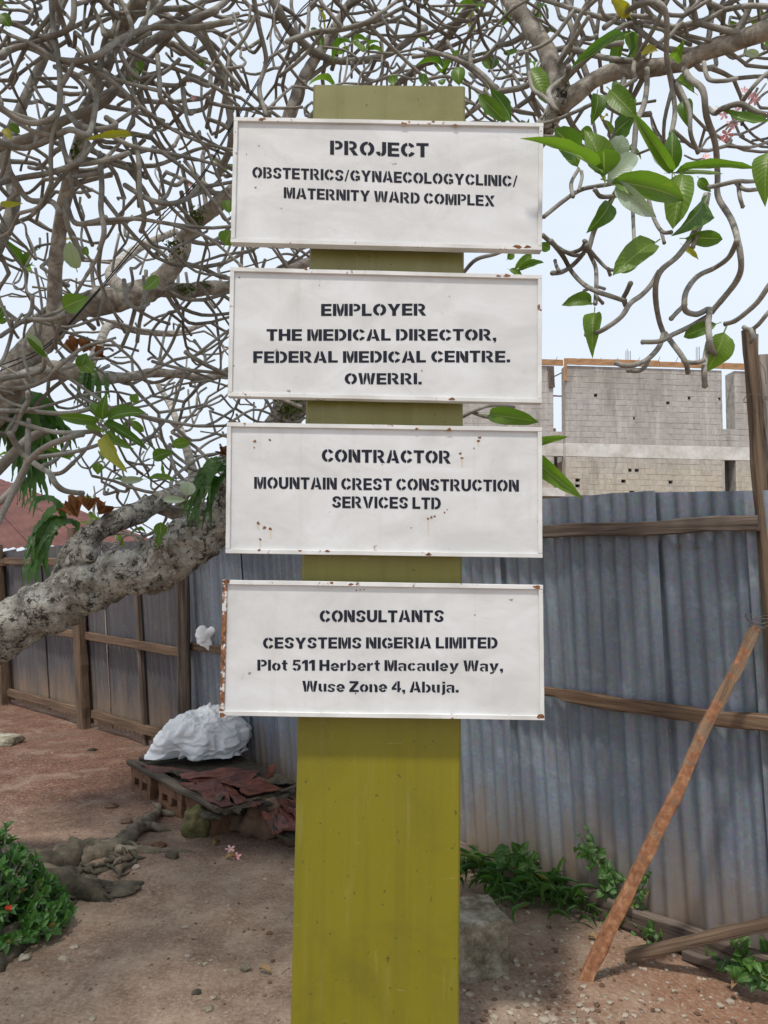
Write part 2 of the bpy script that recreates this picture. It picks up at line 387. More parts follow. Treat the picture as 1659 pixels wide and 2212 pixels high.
M = dict(
    paint=m_paint(), rail=m_rail(), rail_rust=m_rail(1), olive=m_olive(), ink=m_ink(), rust=m_rust(), stain=m_stain(),
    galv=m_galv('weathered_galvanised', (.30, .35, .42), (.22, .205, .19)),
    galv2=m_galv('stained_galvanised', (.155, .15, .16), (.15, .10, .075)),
    wood_dark=m_wood('dark_weathered_wood', (.115, .082, .062), (.22, .18, .15), (.03, .022, .018)),
    wood_brown=m_wood('brown_wood', (.13, .078, .047), (.235, .15, .09), (.045, .026, .016)),
    wood_post=m_wood('post_wood', (.14, .09, .055), (.25, .18, .12), (.04, .026, .017)),
    wood_grey=m_wood('silvered_wood', (.27, .23, .195), (.43, .385, .33), (.08, .065, .05)),
    wood_mud=m_wood('muddy_brace_wood', (.23, .155, .10), (.36, .265, .18), (.09, .05, .03), 1),
    wood_form=m_wood('formwork_timber', (.42, .23, .11), (.55, .34, .18), (.2, .11, .06)),
    bark=m_bark(), limb=m_limb(), twig=m_twig(),
    leaf=m_leaf('frangipani_leaf', (.075, .155, .02), (.16, .26, .035), (.30, .30, .04), 0, .45),
    leaf_pale=m_leaf('pale_leaf_underside', (.30, .37, .28), (.38, .45, .36), (.4, .4, .2), 0, .25),
    leaf_yellow=m_leaf('yellowing_leaf', (.34, .33, .03), (.45, .36, .04), (.40, .17, .05), .1, .4),
    shrub=m_leaf('shrub_leaf', (.05, .14, .035), (.12, .27, .06), (.35, .14, .05), .05, .35),
    weed=m_leaf('weed_leaf', (.045, .12, .022), (.085, .19, .04), (.25, .25, .06), .04, .35),
    fern=m_leaf('staghorn_frond_leaf', (.05, .125, .025), (.09, .19, .045), (.22, .13, .04), .08, .35),
    fern_brown=m_simple('dry_shield_frond', (.13, .045, .015), (.40, .19, .07), 22, .8, .5, .01),
    ground=m_ground(), block=m_block(),
    mortar=m_simple('mortar', (.30, .275, .24), (.48, .45, .40), 6, .95, .4, .02),
    ring=m_simple('ring_beam_concrete', (.46, .43, .38), (.74, .725, .69), 1.6, .9, .4, .02),
    cavity=m_simple('shaded_inside', (.10, .09, .075), (.17, .15, .125), 3, .95, .3, .02),  # dark tone puts the shade inside the openings into the colour
    steel=m_simple('steel_bar', (.12, .10, .09), (.22, .18, .16), 20, .6, .2, .002),
    roof_rust=m_simple('rusted_roof_sheet', (.09, .034, .028), (.17, .07, .056), 2.2, .75, .3, .01),
    scrap_red=m_simple('red_oxide_scrap_sheet', (.045, .016, .012), (.20, .060, .036), 16, .5, .8, .008, 'World', .4),
    scrap_dark=m_simple('rotten_scrap', (.02, .018, .012), (.10, .085, .06), 14, .85, .6, .01),
    mudblock=m_simple('mud_stained_block', (.10, .05, .03), (.24, .135, .08), 12, .95, .8, .01),
    plank=m_wood('old_plank', (.085, .062, .042), (.17, .145, .105), (.025, .02, .014)),
    stone=m_simple('brown_rock', (.085, .05, .032), (.21, .135, .09), 10, .9, .8, .015),
    mossy=m_simple('mossy_rock', (.055, .065, .012), (.19, .155, .085), 9, .95, .9, .015),
    pebble=m_simple('quartz_pebble', (.22, .18, .135), (.46, .39, .31), 8, .8, .4, .004),
    concrete=m_concrete(),
    plastic=m_simple('white_sacking', (.76, .77, .79), (.86, .865, .88), 2.6, .42, .25, .006, 'World', .5),
    plastic_blue=m_simple('blue_plastic', (.02, .03, .12), (.05, .06, .2), 5, .4, .2, .004),
    cable=m_simple('black_cable', (.012, .012, .013), (.025, .025, .025), 8, .5, .1, .001),
    root=m_simple('root_bark', (.075, .06, .042), (.27, .225, .165), 15, .93, .9, .012),
    rootdark=m_simple('dark_root_mass', (.035, .032, .022), (.15, .125, .09), 13, .95, 1, .016),
    pink=m_simple('pink_petal', (.75, .30, .34), (.85, .55, .52), 14, .6, .1, .002),
    red=m_simple('red_petal', (.6, .03, .02), (.75, .08, .04), 8, .6, .1, .002),
    moss=m_simple('moss', (.03, .05, .008), (.10, .13, .02), 40, .95, .8, .006),
    dry=m_simple('dry_leaf', (.16, .08, .03), (.42, .29, .14), 20, .8, .4, .004),
)

# ------------------------------------------------------------------ ground
def gz(x, y):
    h = .018*noise.noise(Vector((x*1.1, y*1.1, 0))) + .009*noise.noise(Vector((x*4, y*4, 3))) + .004*noise.noise(Vector((x*13, y*13, 5)))
    d = math.hypot(x+1.35, (y-4.0)*1.2); h += .07*math.exp(-(d/.45)**2)
    # a shallow dip under the right-hand fence beam
    t = (x-y+1.52)/1.414; s = abs(t)
    if x > .3: h -= .05*math.exp(-(s/.22)**2)
    return h
def axis(lo, hi, a, b, step):
    xs = [a]; 
    while xs[-1] < b: xs.append(xs[-1]+step)
    s = step; 
    while xs[-1] < hi: s *= 1.5; xs.append(min(hi, xs[-1]+s))
    s = step
    while xs[0] > lo: s *= 1.5; xs.insert(0, max(lo, xs[0]-s))
    return xs
xs = axis(-400, 400, -3.6, 2.6, .028); ys = axis(-300, 700, 1.6, 8.6, .03)
g = MB(); nx = len(xs)
for y in ys:
    for x in xs: g.v.append((x, y, gz(x, y)))
for j in range(len(ys)-1):
    for i in range(nx-1): g.f.append((j*nx+i, j*nx+i+1, (j+1)*nx+i+1, (j+1)*nx+i))
gro = g.build('ground', M['ground'], smooth=True); tag(gro, kind='structure')

# ------------------------------------------------------------------ pillar and signs
def px_quad_pts(c, Y): return [at(x, y, Y) for x, y in c]
YP = 2.40
tl, tr = at(677, 183, YP), at(1005, 186.5, YP); bl, br = at(627.5, 2212, YP), at(991.5, 2212, YP)
def ext(a, b, z): t = (z-a.z)/(b.z-a.z); return a.lerp(b, t)
bl, br = ext(tl, bl, -.15), ext(tr, br, -.15)
pil = MB(); D = .16; n_ = 24; be = .006
for i in range(n_+1):
    t = i/n_; a = bl.lerp(tl, t); b_ = br.lerp(tr, t)
    for (p, dx, dy) in ((a, 0, be), (a, be, 0), (b_, -be, 0), (b_, 0, be), (b_, 0, D), (a, 0, D)):
        k = .0012*noise.noise(Vector((p.x*3, i*.5, dy*9)))
        pil.v.append((p.x+dx+k, YP+dy, p.z))
for i in range(n_):
    for k in range(6):
        k2 = (k+1) % 6; pil.f.append((i*6+k, i*6+k2, (i+1)*6+k2, (i+1)*6+k))
pil.f.append(tuple(n_*6+k for k in range(6)))
pillar = pil.build('sign_pillar', M['olive'])
tag(pillar, 'tall olive green painted flat sheet metal pillar that carries the four white signboards', 'pillar')

def frame_pt(q, u, v):   # bilinear in the sign quad, v down
    return (q[0]*(1-u)+q[1]*u)*(1-v) + (q[3]*(1-u)+q[2]*u)*v

# heavy stencil letters drawn as polygons, cap height 1, broken by stencil bridges
def strip(path, th):
    """polygon quads along a centre line; th = thickness per point or one value"""
    out = []; n = len(path); th = lerp_list(th, n); L = []; R = []
    for i in range(n):
        a = path[max(i-1, 0)]; b = path[min(i+1, n-1)]; dx, dy = b[0]-a[0], b[1]-a[1]; l = math.hypot(dx, dy) or 1
        nx_, ny_ = -dy/l*th[i]/2, dx/l*th[i]/2; L.append((path[i][0]+nx_, path[i][1]+ny_)); R.append((path[i][0]-nx_, path[i][1]-ny_))
    return [[L[i], L[i+1], R[i+1], R[i]] for i in range(n-1)]
def arc(cx, cy, rx, ry, a0, a1, tx, ty, n=9):
    """ring sector between outer radii rx, ry and the inner ones"""
    out = []
    for i in range(n):
        q = []
        for a, k in ((a0+(a1-a0)*i/n, 0), (a0+(a1-a0)*(i+1)/n, 0), (a0+(a1-a0)*(i+1)/n, 1), (a0+(a1-a0)*i/n, 1)):
            c_, s_ = math.cos(math.radians(a)), math.sin(math.radians(a)); q.append((cx+(rx-k*tx)*c_, cy+(ry-k*ty)*s_))
        out.append(q)
    return out
def rc_(x0, y0, x1, y1): return [[(x0, y0), (x1, y0), (x1, y1), (x0, y1)]]
S_, H_ = .25, .20
def mir(polys, ax): return [[(2*ax-x, y) for x, y in p][::-1] for p in polys]
def gdef(ch):
    S, H = S_, H_; g = .05
    if ch == 'E': return rc_(0, 0, S, 1)+rc_(S, 0, .70, H)+rc_(S, .40, .66, .40+H)+rc_(S, 1-H, .70, 1), .70
    if ch == 'F': return rc_(0, 0, S, 1)+rc_(S, .38, .60, .38+H)+rc_(S, 1-H, .66, 1), .66
    if ch == 'L': return rc_(0, 0, S, 1)+rc_(S, 0, .66, H), .66
    if ch == 'T': return rc_(0, 1-H, .74, 1)+rc_(.37-S/2, 0, .37+S/2, 1-H), .74
    if ch == 'I': return rc_(0, 0, S, 1), S
    if ch == 'H': return rc_(0, 0, S, 1)+rc_(S, .40, .80-S, .40+H)+rc_(.80-S, 0, .80, 1), .80
    if ch in 'PR':
        p = rc_(0, 0, S-.01, 1)+rc_(S+g, 1-H*.9, .44, 1)+arc(.44, .69, .32, .31, 90, -90, .22, .17)+rc_(S+g, .38, .44, .38+H*.8)
        if ch == 'P': return p, .76
        return p+[[(.36, .36), (.60, .38), (.84, 0), (.56, 0)]], .84
    if ch == 'B': return rc_(0, 0, S-.01, 1)+rc_(S+g, .84, .46, 1)+arc(.46, .755, .28, .245, 90, -90, .21, .155)+rc_(S+g, .51, .46, .51+.06)+rc_(S+g, 0, .46, .16)+arc(.46, .255, .32, .255, 90, -90, .23, .16)+rc_(S+g, .44, .46, .51), .78
    if ch == 'D': return rc_(0, 0, S-.01, 1)+rc_(S+g, 1-H, .38, 1)+arc(.38, .5, .42, .5, 90, -90, .25, H, 12)+rc_(S+g, 0, .38, H), .80
    if ch == 'O': return arc(.44, .5, .44, .5, 82, 262, .25, H, 14)+arc(.44, .5, .44, .5, -82, 68, .25, H, 14)+arc(.44, .5, .44, .5, 68, 74, .25, H, 1), .88
    if ch in 'CG':
        p = arc(.44, .5, .44, .5, 98, 262, .25, H, 13)+arc(.44, .5, .44, .5, 30, 86, .25, H, 6)
        if ch == 'C': return p+arc(.44, .5, .44, .5, 274, 334, .25, H, 6), .84
        return p+arc(.44, .5, .44, .5, 274, 310, .25, H, 5)+rc_(.48, .32, .86, .50)+rc_(.66, .12, .86, .32), .87
    if ch == 'S':
        a = strip([(.70-.03, .68), (.63, .80), (.50, .89), (.37, .905), (.24, .88), (.145, .79), (.14, .69), (.21, .61), (.33, .555)], [.20, .21, .20, .19, .20, .23, .23, .23, .22])
        b = [[(.76-x, 1-y) for x, y in q] for q in a]; return a+b, .76
    if ch == 'U': return rc_(0, .38, S, 1)+rc_(.80-S, .38, .80, 1)+arc(.40, .38, .40, .39, 180, 360, S, H, 12), .80
    if ch == 'J': return rc_(.62-S, .34, .62, 1)+arc(.31, .34, .31, .35, 188, 262, .24, H, 6)+arc(.31, .34, .31, .35, 272, 360, S, H, 6), .62
    if ch == 'A':
        l = [[(0, 0), (.25, 0), (.415, .66), (.415, 1), (.29, 1)]]; r = mir([[(0, 0), (.25, 0), (.435, .70), (.435, 1), (.29, 1)]], .46)
        return [[(0, 0), (.25, 0), (.385, .54), (.385, 1), (.29, 1)]]+r+[[(.345, .19), (.655, .19), (.615, .36), (.388, .36)]], .92
    if ch == 'M':
        l = [[(.27, 1), (.36, 1), (.492, .46), (.492, 0), (.40, 0), (.27, .50)]]; return rc_(0, 0, .235, 1)+l+mir(l, .50)+rc_(.765, 0, 1, 1), 1.0
    if ch == 'N': return rc_(0, 0, .235, 1)+[[(.275, 1), (.36, 1), (.59, .52), (.59, 0), (.53, 0), (.275, .52)]]+rc_(.605, 0, .84, 1), .84
    if ch == 'V': return [[(0, 1), (.26, 1), (.42, .34), (.42, 0), (.30, 0)]]+mir([[(0, 1), (.26, 1), (.42, .34), (.42, 0), (.30, 0)]], .44), .88
    if ch == 'W':
        l = [[(0, 1), (.24, 1), (.33, .42), (.34, 0), (.17, 0)], [(.375, 0), (.375, .50), (.46, 1), (.59, 1), (.59, .55), (.46, 0)]]; return l+mir(l, .61), 1.22
    if ch == 'X': return [[(0, 1), (.28, 1), (.88, 0), (.60, 0)], [(.88, 1), (.60, 1), (.50, .82), (.63, .60)], [(0, 0), (.28, 0), (.38, .18), (.25, .40)]], .88
    if ch == 'Y': return [[(0, 1), (.28, 1), (.44, .62), (.44, .42), (.31, .42)]]+mir([[(0, 1), (.28, 1), (.44, .62), (.44, .42), (.31, .42)]], .44)+rc_(.31, 0, .57, .42), .88
    if ch == 'Z': return rc_(.02, 1-H, .74, 1)+[[(.44, 1-H), (.74, 1-H), (.32, H), (0, H)]]+rc_(0, 0, .76, H), .76
    if ch == '/': return [[(0, -.02), (.13, -.02), (.42, 1.02), (.29, 1.02)]], .42
    if ch == '.': return rc_(0, 0, .24, .24), .24
    if ch == ',': return rc_(0, 0, .24, .24)+[[(.06, -.20), (.13, -.18), (.24, -.06), (.24, 0), (.10, 0), (.12, -.06)]], .24
    if ch == '1': return rc_(.22, 0, .47, 1)+[[(0, .62), (.18, .68), (.22, .74), (.22, 1), (.0, .82)]], .47
    if ch == '5': return rc_(.10, .82, .66, 1)+[[(.05, .48), (.24, .52), (.27, .82), (.10, .82)]]+arc(.36, .33, .35, .34, 130, 60, .22, .17, 4)+arc(.36, .33, .35, .34, 50, -80, .23, .17, 9)+arc(.36, .33, .35, .34, -92, -160, .23, .17, 5), .71
    if ch == '4': return [[(0, .20), (.40, .20), (.40, .38), (.22, .38), (.40, .66), (.40, 1), (0, .40)]]+rc_(.45, 0, .66, 1)+rc_(.66, .20, .76, .38), .76
    X = .73; s, h = .23, .155
    def ring(cx, parts): return sum([arc(cx, X/2, .345, X/2+.01, a, b, s, h+.01, n) for a, b, n in parts], [])
    if ch == 'o': return ring(.345, ((82, 262, 11), (-82, 68, 11))), .69
    if ch == 'e': return arc(.345, X/2, .345, X/2+.01, 0, 172, s, h+.01, 11)+arc(.345, X/2, .345, X/2+.01, 186, 325, s, h+.01, 9)+rc_(.24, .30, .69, .40), .69
    if ch == 'c': return ring(.345, ((100, 262, 10), (36, 88, 4), (274, 326, 4))), .66
    if ch == 'b': return rc_(0, 0, s, 1)+arc(.36, X/2, .345, X/2+.01, -100, 100, s, h+.01, 11), .705
    if ch == 'a': return strip([(.05, .55), (.14, .635), (.30, .655), (.46, .63)], .15)+[[(.43, 0), (.67, 0), (.65, .12), (.65, .60), (.56, .70), (.43, .66)]]+arc(.24, .205, .24, .215, 88, 290, .19, .13, 9)+rc_(.26, .30, .38, .42), .67
    if ch == 'u': return rc_(0, .25, s, X)+rc_(.64-s, 0, .64, X)+arc(.29, .25, .29, .26, 180, 275, s, h, 6), .64
    if ch == 'n': return rc_(0, 0, s, X)+rc_(.66-s, 0, .66, X-.25)+arc(.37, X-.25, .29, .26, 0, 98, s, h, 6), .66
    if ch == 'l': return rc_(0, 0, s, 1), s
    if ch == 'j': return rc_(.12, -.02, .12+s, X)+rc_(.12, X+.10, .12+s, 1)+arc(.08, -.02, .27, .20, 270, 360, s, .15, 5), .35
    if ch == 'r': return rc_(0, 0, s, X)+[[(s+.02, .42), (s+.06, .52), (.44, .54), (.48, .74), (.34, .74), (s+.02, .60)]], .48
    if ch == 't': return rc_(.10, .22, .10+s, .95)+rc_(0, .58, .10, X)+rc_(.10+s, .58, .46, X)+arc(.36, .22, .26, .22, 180, 285, s-.02, .16, 5), .46
    if ch == 's':
        a = strip([(.58, .52), (.52, .61), (.40, .66), (.30, .665), (.18, .64), (.12, .56), (.13, .48), (.20, .43), (.30, .395)], [.15, .16, .15, .14, .15, .18, .18, .17, .16])
        return a+[[(.62-x, X-y) for x, y in q] for q in a], .62
    if ch == 'y': return [[(0, X), (.26, X), (.37, .30), (.37, .02), (.26, .02)]]+mir([[(0, X), (.26, X), (.37, .30), (.37, .12), (.31, .0)]], .38)[0:1]+[[(.06, -.24), (.20, -.25), (.36, -.14), (.44, .0), (.30, .0), (.20, -.09), (.06, -.09)]], .76
    raise KeyError(ch)
def glyph(ch):
    if ch in GL: return GL[ch]
    polys, w = gdef(ch); vs = []; fs = []
    for p in polys:
        fs.append(tuple(range(len(vs), len(vs)+len(p)))); vs += p
    # constant outward facing order is fixed later by the mapping, all lie in one plane without overlaps
    GL[ch] = (vs, fs, w); return GL[ch]
GL = {}; CAP = 1.0
def text_line(s, x0, y0, x1, y1, cap, Y, parent):
    adv = []; cur = 0
    for ch in s:
        if ch == ' ': cur += .27; continue
        w = glyph(ch)[2]; adv.append((ch, cur, w)); cur += w+.085
    tot = cur-.085; k = (x1-x0)/tot; mb = MB(); r = random.Random(s)
    for ch, c, w in adv:
        vs, fs, _ = GL[ch]; pts = []; jy = r.uniform(-.35, .35); ja = r.uniform(-.008, .008)
        for (gx, gy) in vs:
            px = x0+(c+gx)*k; py = y0+(y1-y0)*(c+gx)/tot-gy/CAP*cap+jy+gx*ja*k
            pts.append(at(px, py, Y))
        mb.add(pts, [f if True else f for f in fs])
    o = mb.build('lettering', M['ink'], parent)
    o['label'] = 'stencilled black lettering reading ' + s.rstrip('/,.')
    return o

YS = 2.335
def make_sign(c, rw, label, lines, left_rust=False, rusts=()):
    q = [at(x, y, YS) for x, y in c]         # TL TR BR BL outer corners
    ctr = (q[2]+q[3])/2
    root = empty('signboard', (ctr.x, YP-.01, ctr.z), label, 'sign', 'white signboards on the olive pillar')
    W = (q[1]-q[0]).length; H = (q[3]-q[0]).length; u_ = rw/W; v_ = rw/H
    back = Vector((0, .009, 0))
    # panel
    mb = MB(); nu, nv = 14, 6
    for j in range(nv+1):
        for i in range(nu+1):
            u = .004+.992*i/nu; v = .008+.984*j/nv
            p = frame_pt(q, u, v)+back
            p.y += .0003*noise.noise(p*4)
            mb.v.append(tuple(p))
    for j in range(nv):
        for i in range(nu):
            a = j*(nu+1)+i; mb.f.append((a, a+nu+1, a+nu+2, a+1))
    n0 = len(mb.v)
    for (u, v) in ((.004, .008), (.996, .008), (.996, .992), (.004, .992)): mb.v.append(tuple(frame_pt(q, u, v)+back*1.35))
    mb.f.append((n0, n0+1, n0+2, n0+3))
    mb.build('panel', M['paint'], root)
    # rails: top, bottom, left, right (angle iron standing proud)
    def rail(u0, v0, u1, v1, m, depth=.034, horizontal=True):
        mb = MB(); n = 12
        for i in range(n+1):
            t = i/n
            if horizontal: a, b = (u0+(u1-u0)*t, v0), (u0+(u1-u0)*t, v1)
            else: a, b = (u0, v0+(v1-v0)*t), (u1, v0+(v1-v0)*t)
            A = frame_pt(q, *a); B = frame_pt(q, *b)
            k = .0011*noise.noise(Vector((t*9, u0*7, v0*5+c[0][1])))
            if horizontal: A.z += k; B.z += k*.6
            else: A.x += k; B.x += k*.6
            for P, dy in ((A, .0015), (A.lerp(B, .06), 0), (A.lerp(B, .94), 0), (B, .0015), (B, depth), (A, depth)):
                mb.v.append((P.x, P.y+dy, P.z))
        for i in range(n):
            for k in range(6):
                k2 = (k+1) % 6; mb.f.append((i*6+k, i*6+k2, (i+1)*6+k2, (i+1)*6+k))
        mb.f.append(tuple(range(6))[::-1]); mb.f.append(tuple(n*6+k for k in range(6)))
        return mb.build('frame_rail', m, root)
    rail(0, 0, 1, v_, M['rail'])
    rail(0, 1-v_, 1, 1, M['rail'])
    r_ = rail(.0, v_+.002, u_, 1-v_-.002, M['rail_rust'] if left_rust else M['rail'], horizontal=False)
    if left_rust: r_['label'] = 'left frame rail with orange rust along its whole length'
    rail(1-u_, v_+.002, 1, 1-v_-.002, M['rail'], horizontal=False)
    # brackets to the pillar
    for zz in (.2, .8):
        p = frame_pt(q, .5, zz); mb = MB(); mb.box((p.x-.18, YS+.0345, p.z-.015), (p.x+.18, YP-.002, p.z+.015)); mb.build('bracket', M['rail'], root)
    for L in lines: text_line(*L, YS+.009-.0008, root)
    rr = random.Random(int(c[0][1]))
    for (px, py, rp, run) in rusts:
        mb = MB(); ns = 9; Yp = YS+.009-.0011 if run >= 0 else YS-.0006
        cc = at(px, py, Yp); pts = [cc]
        for k in range(ns):
            an = 2*math.pi*k/ns; rad = rp*rr.uniform(.45, 1.25)
            pts.append(at(px+rad*math.cos(an)*(1 if run >= 0 else 1.6), py+rad*math.sin(an)*.8, Yp))
        mb.add(pts, [(0, k+1, (k+1) % ns+1) for k in range(ns)])
        mb.build('rust_spot', M['rust'], root)
        if run > 0:
            Yq = YS+.009-.0006; mb = MB()
            mb.add([at(px-rp*.5, py, Yq), at(px+rp*.5, py, Yq), at(px+rp*.25, py+run, Yq), at(px-rp*.15, py+run*.9, Yq)], [(0, 1, 2, 3)])
            mb.build('rust_run', M['stain'], root)
    return root
make_sign([(505, 252), (1174, 265), (1170.6, 540), (498, 523)], .0135,
    'topmost white signboard, headed PROJECT, under the pillar top',
    [('PROJECT', 713, 333.8, 926, 340, 30.5), ('OBSTETRICS/GYNAECOLOGYCLINIC/', 545, 384, 1118, 403.5, 24),
     ('MATERNITY WARD COMPLEX', 613, 428, 1068.5, 446, 23.5)],
    rusts=[(566, 257.5, 5, -1), (873, 266.5, 4, -1), (983, 270, 4, -1), (1120, 534, 7, -1), (1140, 533, 5, -1), (559, 315, 2, 0), (552, 405, 2.5, 0), (533, 333, 1.5, 0), (608, 450, 1.5, 0)])
make_sign([(497, 576.6), (1171, 593.7), (1170.6, 870.6), (491.6, 855.7)], .0135,
    'white signboard headed EMPLOYER, second from the top of the pillar',
    [('EMPLOYER', 693.6, 682.6, 921, 681.7, 26), ('THE MEDICAL DIRECTOR,', 575.8, 736, 1072, 735.7, 25),
     ('FEDERAL MEDICAL CENTRE.', 547, 783.8, 1102, 782.5, 25), ('OWERRI.', 744.5, 830, 911, 830, 24.3)],
    rusts=[(1077, 596, 3.5, -1), (1095, 594.5, 5, -1), (976, 862, 4.5, -1), (660, 581, 3, -1), (517, 599, 2, 0), (971, 640, 1.3, 0), (505, 790, 1.6, 0)])
make_sign([(490, 912), (1171, 923), (1172, 1205), (487, 1195)], .0135,
    'white signboard headed CONTRACTOR, third down, with rusty pits in its lower left',
    [('CONTRACTOR', 695, 997.8, 974, 1001.8, 28), ('MOUNTAIN CREST CONSTRUCTION', 549, 1055.8, 1121, 1062, 25.7),
     ('SERVICES LTD', 717.5, 1097, 952.4, 1100, 25.2)], True and False,
    rusts=[(550, 953, 4, 0), (583, 950, 3, 0), (549, 967, 2.5, 0), (557, 1130, 5, 14), (571, 1139, 4, 0), (584, 1142, 4.5, 22), (562, 1165, 3, 20),
           (1036, 945, 4, 0), (1033, 953, 4, 12), (995, 979, 4, 0), (998, 989, 3.5, 22), (1024, 968, 2, 0), (925, 1120, 3, 40), (932, 1117, 3, 0), (939, 1115, 2.5, 0),
           (960, 1107, 2.5, 0), (888, 1140, 1.6, 0), (812, 1179, 1.6, 0), (966, 1101, 1.6, 0), (926, 1197, 4.5, -1), (970, 928, 5, -1), (900, 926, 3, -1), (648, 1190, 3, -1), (708, 1191, 3.5, -1), (560, 1188, 3.5, -1)])
make_sign([(481, 1252.5), (1173, 1263.8), (1176.5, 1556), (473.6, 1546)], .0135,
    'lowest white signboard, headed CONSULTANTS, with a rust-orange left edge',
    [('CONSULTANTS', 690.5, 1344, 959, 1344, 26), ('CESYSTEMS NIGERIA LIMITED', 568, 1401.2, 1075, 1400.8, 24.3),
     ('Plot 511 Herbert Macauley Way,', 556, 1448.6, 1086.5, 1450, 23.5), ('Wuse Zone 4, Abuja.', 653, 1494, 990.7, 1496, 23.5)], True,
    rusts=[(758, 1262, 4, -1), (1161, 1268, 6, -1), (1168, 1548, 7, -1), (716, 1259, 3, -1), (489, 1257, 6, -1), (481, 1545, 6, -1), (770, 1275, 2, 0), (778, 1274.5, 2, 0), (786, 1274, 2, 0), (1026, 1328, 1.8, 0), (768, 1498, 1.6, 4)])

# ------------------------------------------------------------------ boards and fences
def board(name, p0, p1, w, h, m, parent=None, side=Vector((0, 0, 1)), seed=0, rough=.006, taper=1.0, n=14, notch=()):
    """w measured along 'side', h along the other direction"""
    p0 = Vector(p0); p1 = Vector(p1); ax = (p1-p0); L = ax.length; ax.normalize()
    s = (side-ax*side.dot(ax)).normalized(); t = ax.cross(s)
    mb = MB(); be = min(w, h)*.12
    prof = [(-w/2+be, -h/2), (w/2-be, -h/2), (w/2, -h/2+be), (w/2, h/2-be), (w/2-be, h/2), (-w/2+be, h/2), (-w/2, h/2-be), (-w/2, -h/2+be)]
    for i in range(n+1):
        x = L*i/n; k = 1+(taper-1)*i/n
        dz = rough*noise.noise(Vector((x*3.1, seed, 0))); 
        for j, (a, b) in enumerate(prof):
            r1 = rough*.7*noise.noise(Vector((x*9, seed+j*1.7, 4)))
            cut = 0
            for (n0, n1, dp) in notch:
                if n0 < i/n < n1 and a < 0: cut = dp
            mb.v.append((x, b*k, a*k+dz+r1+cut))
    for i in range(n):
        for j in range(8):
            j2 = (j+1) % 8; mb.f.append((i*8+j, (i+1)*8+j, (i+1)*8+j2, i*8+j2))
    mb.f.append(tuple(range(8))); mb.f.append(tuple(n*8+j for j in range(7, -1, -1)))
    mx = Matrix((ax, -t, s)).transposed().to_4x4(); mx.translation = p0
    return mb.build(name, m, parent, mx)

def corr_sheet(parent, b0, b1, leanv, zb, zt0, zt1, m, off=0.0, seed=0, pitch=.076, amp=.0095):
    """corrugated sheet on base line b0->b1 (z=0), up vector leanv"""
    ax = Vector((b1.x-b0.x, b1.y-b0.y, 0)); W = ax.length; ax.normalize()
    up = leanv.copy(); nrm = ax.cross(up).normalized(); nrm *= 1
    npx = max(8, int(W/pitch*8)); rows = [0, .12, .35, .6, .85, 1]
    mb = MB(); r = random.Random(seed); ph = r.uniform(0, 6.28); tiltt = r.uniform(-.012, .012)
    for ri, t in enumerate(rows):
        for i in range(npx+1):
            x = W*i/npx; zt = zt0+(zt1-zt0)*i/npx
            zb2 = zb+.008*noise.noise(Vector((x*5, seed, 1)))
            z = zb2+(zt-zb2)*t
            if ri == len(rows)-1: z += .004*noise.noise(Vector((x*8, seed, 7)))
            y = amp*math.sin(2*math.pi*x/pitch+ph)+.006*noise.noise(Vector((x*1.5, z*1.3, seed)))+off
            mb.v.append((x+tiltt*z, y, z))
    w = npx+1
    for j in range(len(rows)-1):
        for i in range(npx): mb.f.append((j*w+i, j*w+i+1, (j+1)*w+i+1, (j+1)*w+i))
    mx = Matrix((ax, nrm, up)).transposed().to_4x4(); mx.translation = Vector((b0.x, b0.y, 0))
    return mb.build('corrugated_sheet', m, parent, mx, smooth=True)

LEAN = Vector((-.075, -.075, 1))
RA = Vector((1.55, 3.07, 0)); RB = Vector((-1.60, 6.40, 0)); rd = (RB-RA).normalized()
RS = RA-rd*2.6
nR = Vector((-rd.y, rd.x, 0))          # candidate normal; choose the one facing the viewer
if nR.dot(-RA) < 0: nR = -nR
def rline(px):    # point on the right fence base line seen at image column px (approx. at base)
    lo, hi = -2.5, 4.8
    for _ in range(40):
        mid = (lo+hi)/2
        if proj(RA+rd*mid)[0] > px: lo = mid
        else: hi = mid
    return (lo+hi)/2
fenceR = empty('corrugated_fence', (RA.x, RA.y, 0), 'blue grey corrugated metal fence running from the right edge behind the signs', 'fence')
s1 = rline(1452); s2 = rline(1262)
w_ = s2-s1; joints = [s1-4*w_, s1-3*w_, s1-2*w_, s1-w_, s1, s2]; 
while joints[-1] < 4.45: joints.append(joints[-1]+w_*rnd.uniform(.9, 1.02))
joints = [j for j in joints if j > -2.7]; joints[-1] = 4.62
tops = lambda s: 1.925+.02*math.sin(s*2.1)
for i in range(len(joints)-1):
    a, b = joints[i], joints[i+1]
    ov = .035
    corr_sheet(fenceR, RA+rd*(a-ov), RA+rd*b, LEAN, .075 if i % 2 else .06, tops(a)+rnd.uniform(-.008, .008), tops(b)+rnd.uniform(-.008, .008), M['galv'],
               off=(.010 if i % 2 else -.008), seed=i+3)
def rp(s, z, out): return RA+rd*s+LEAN*z+nR*out
front = .04
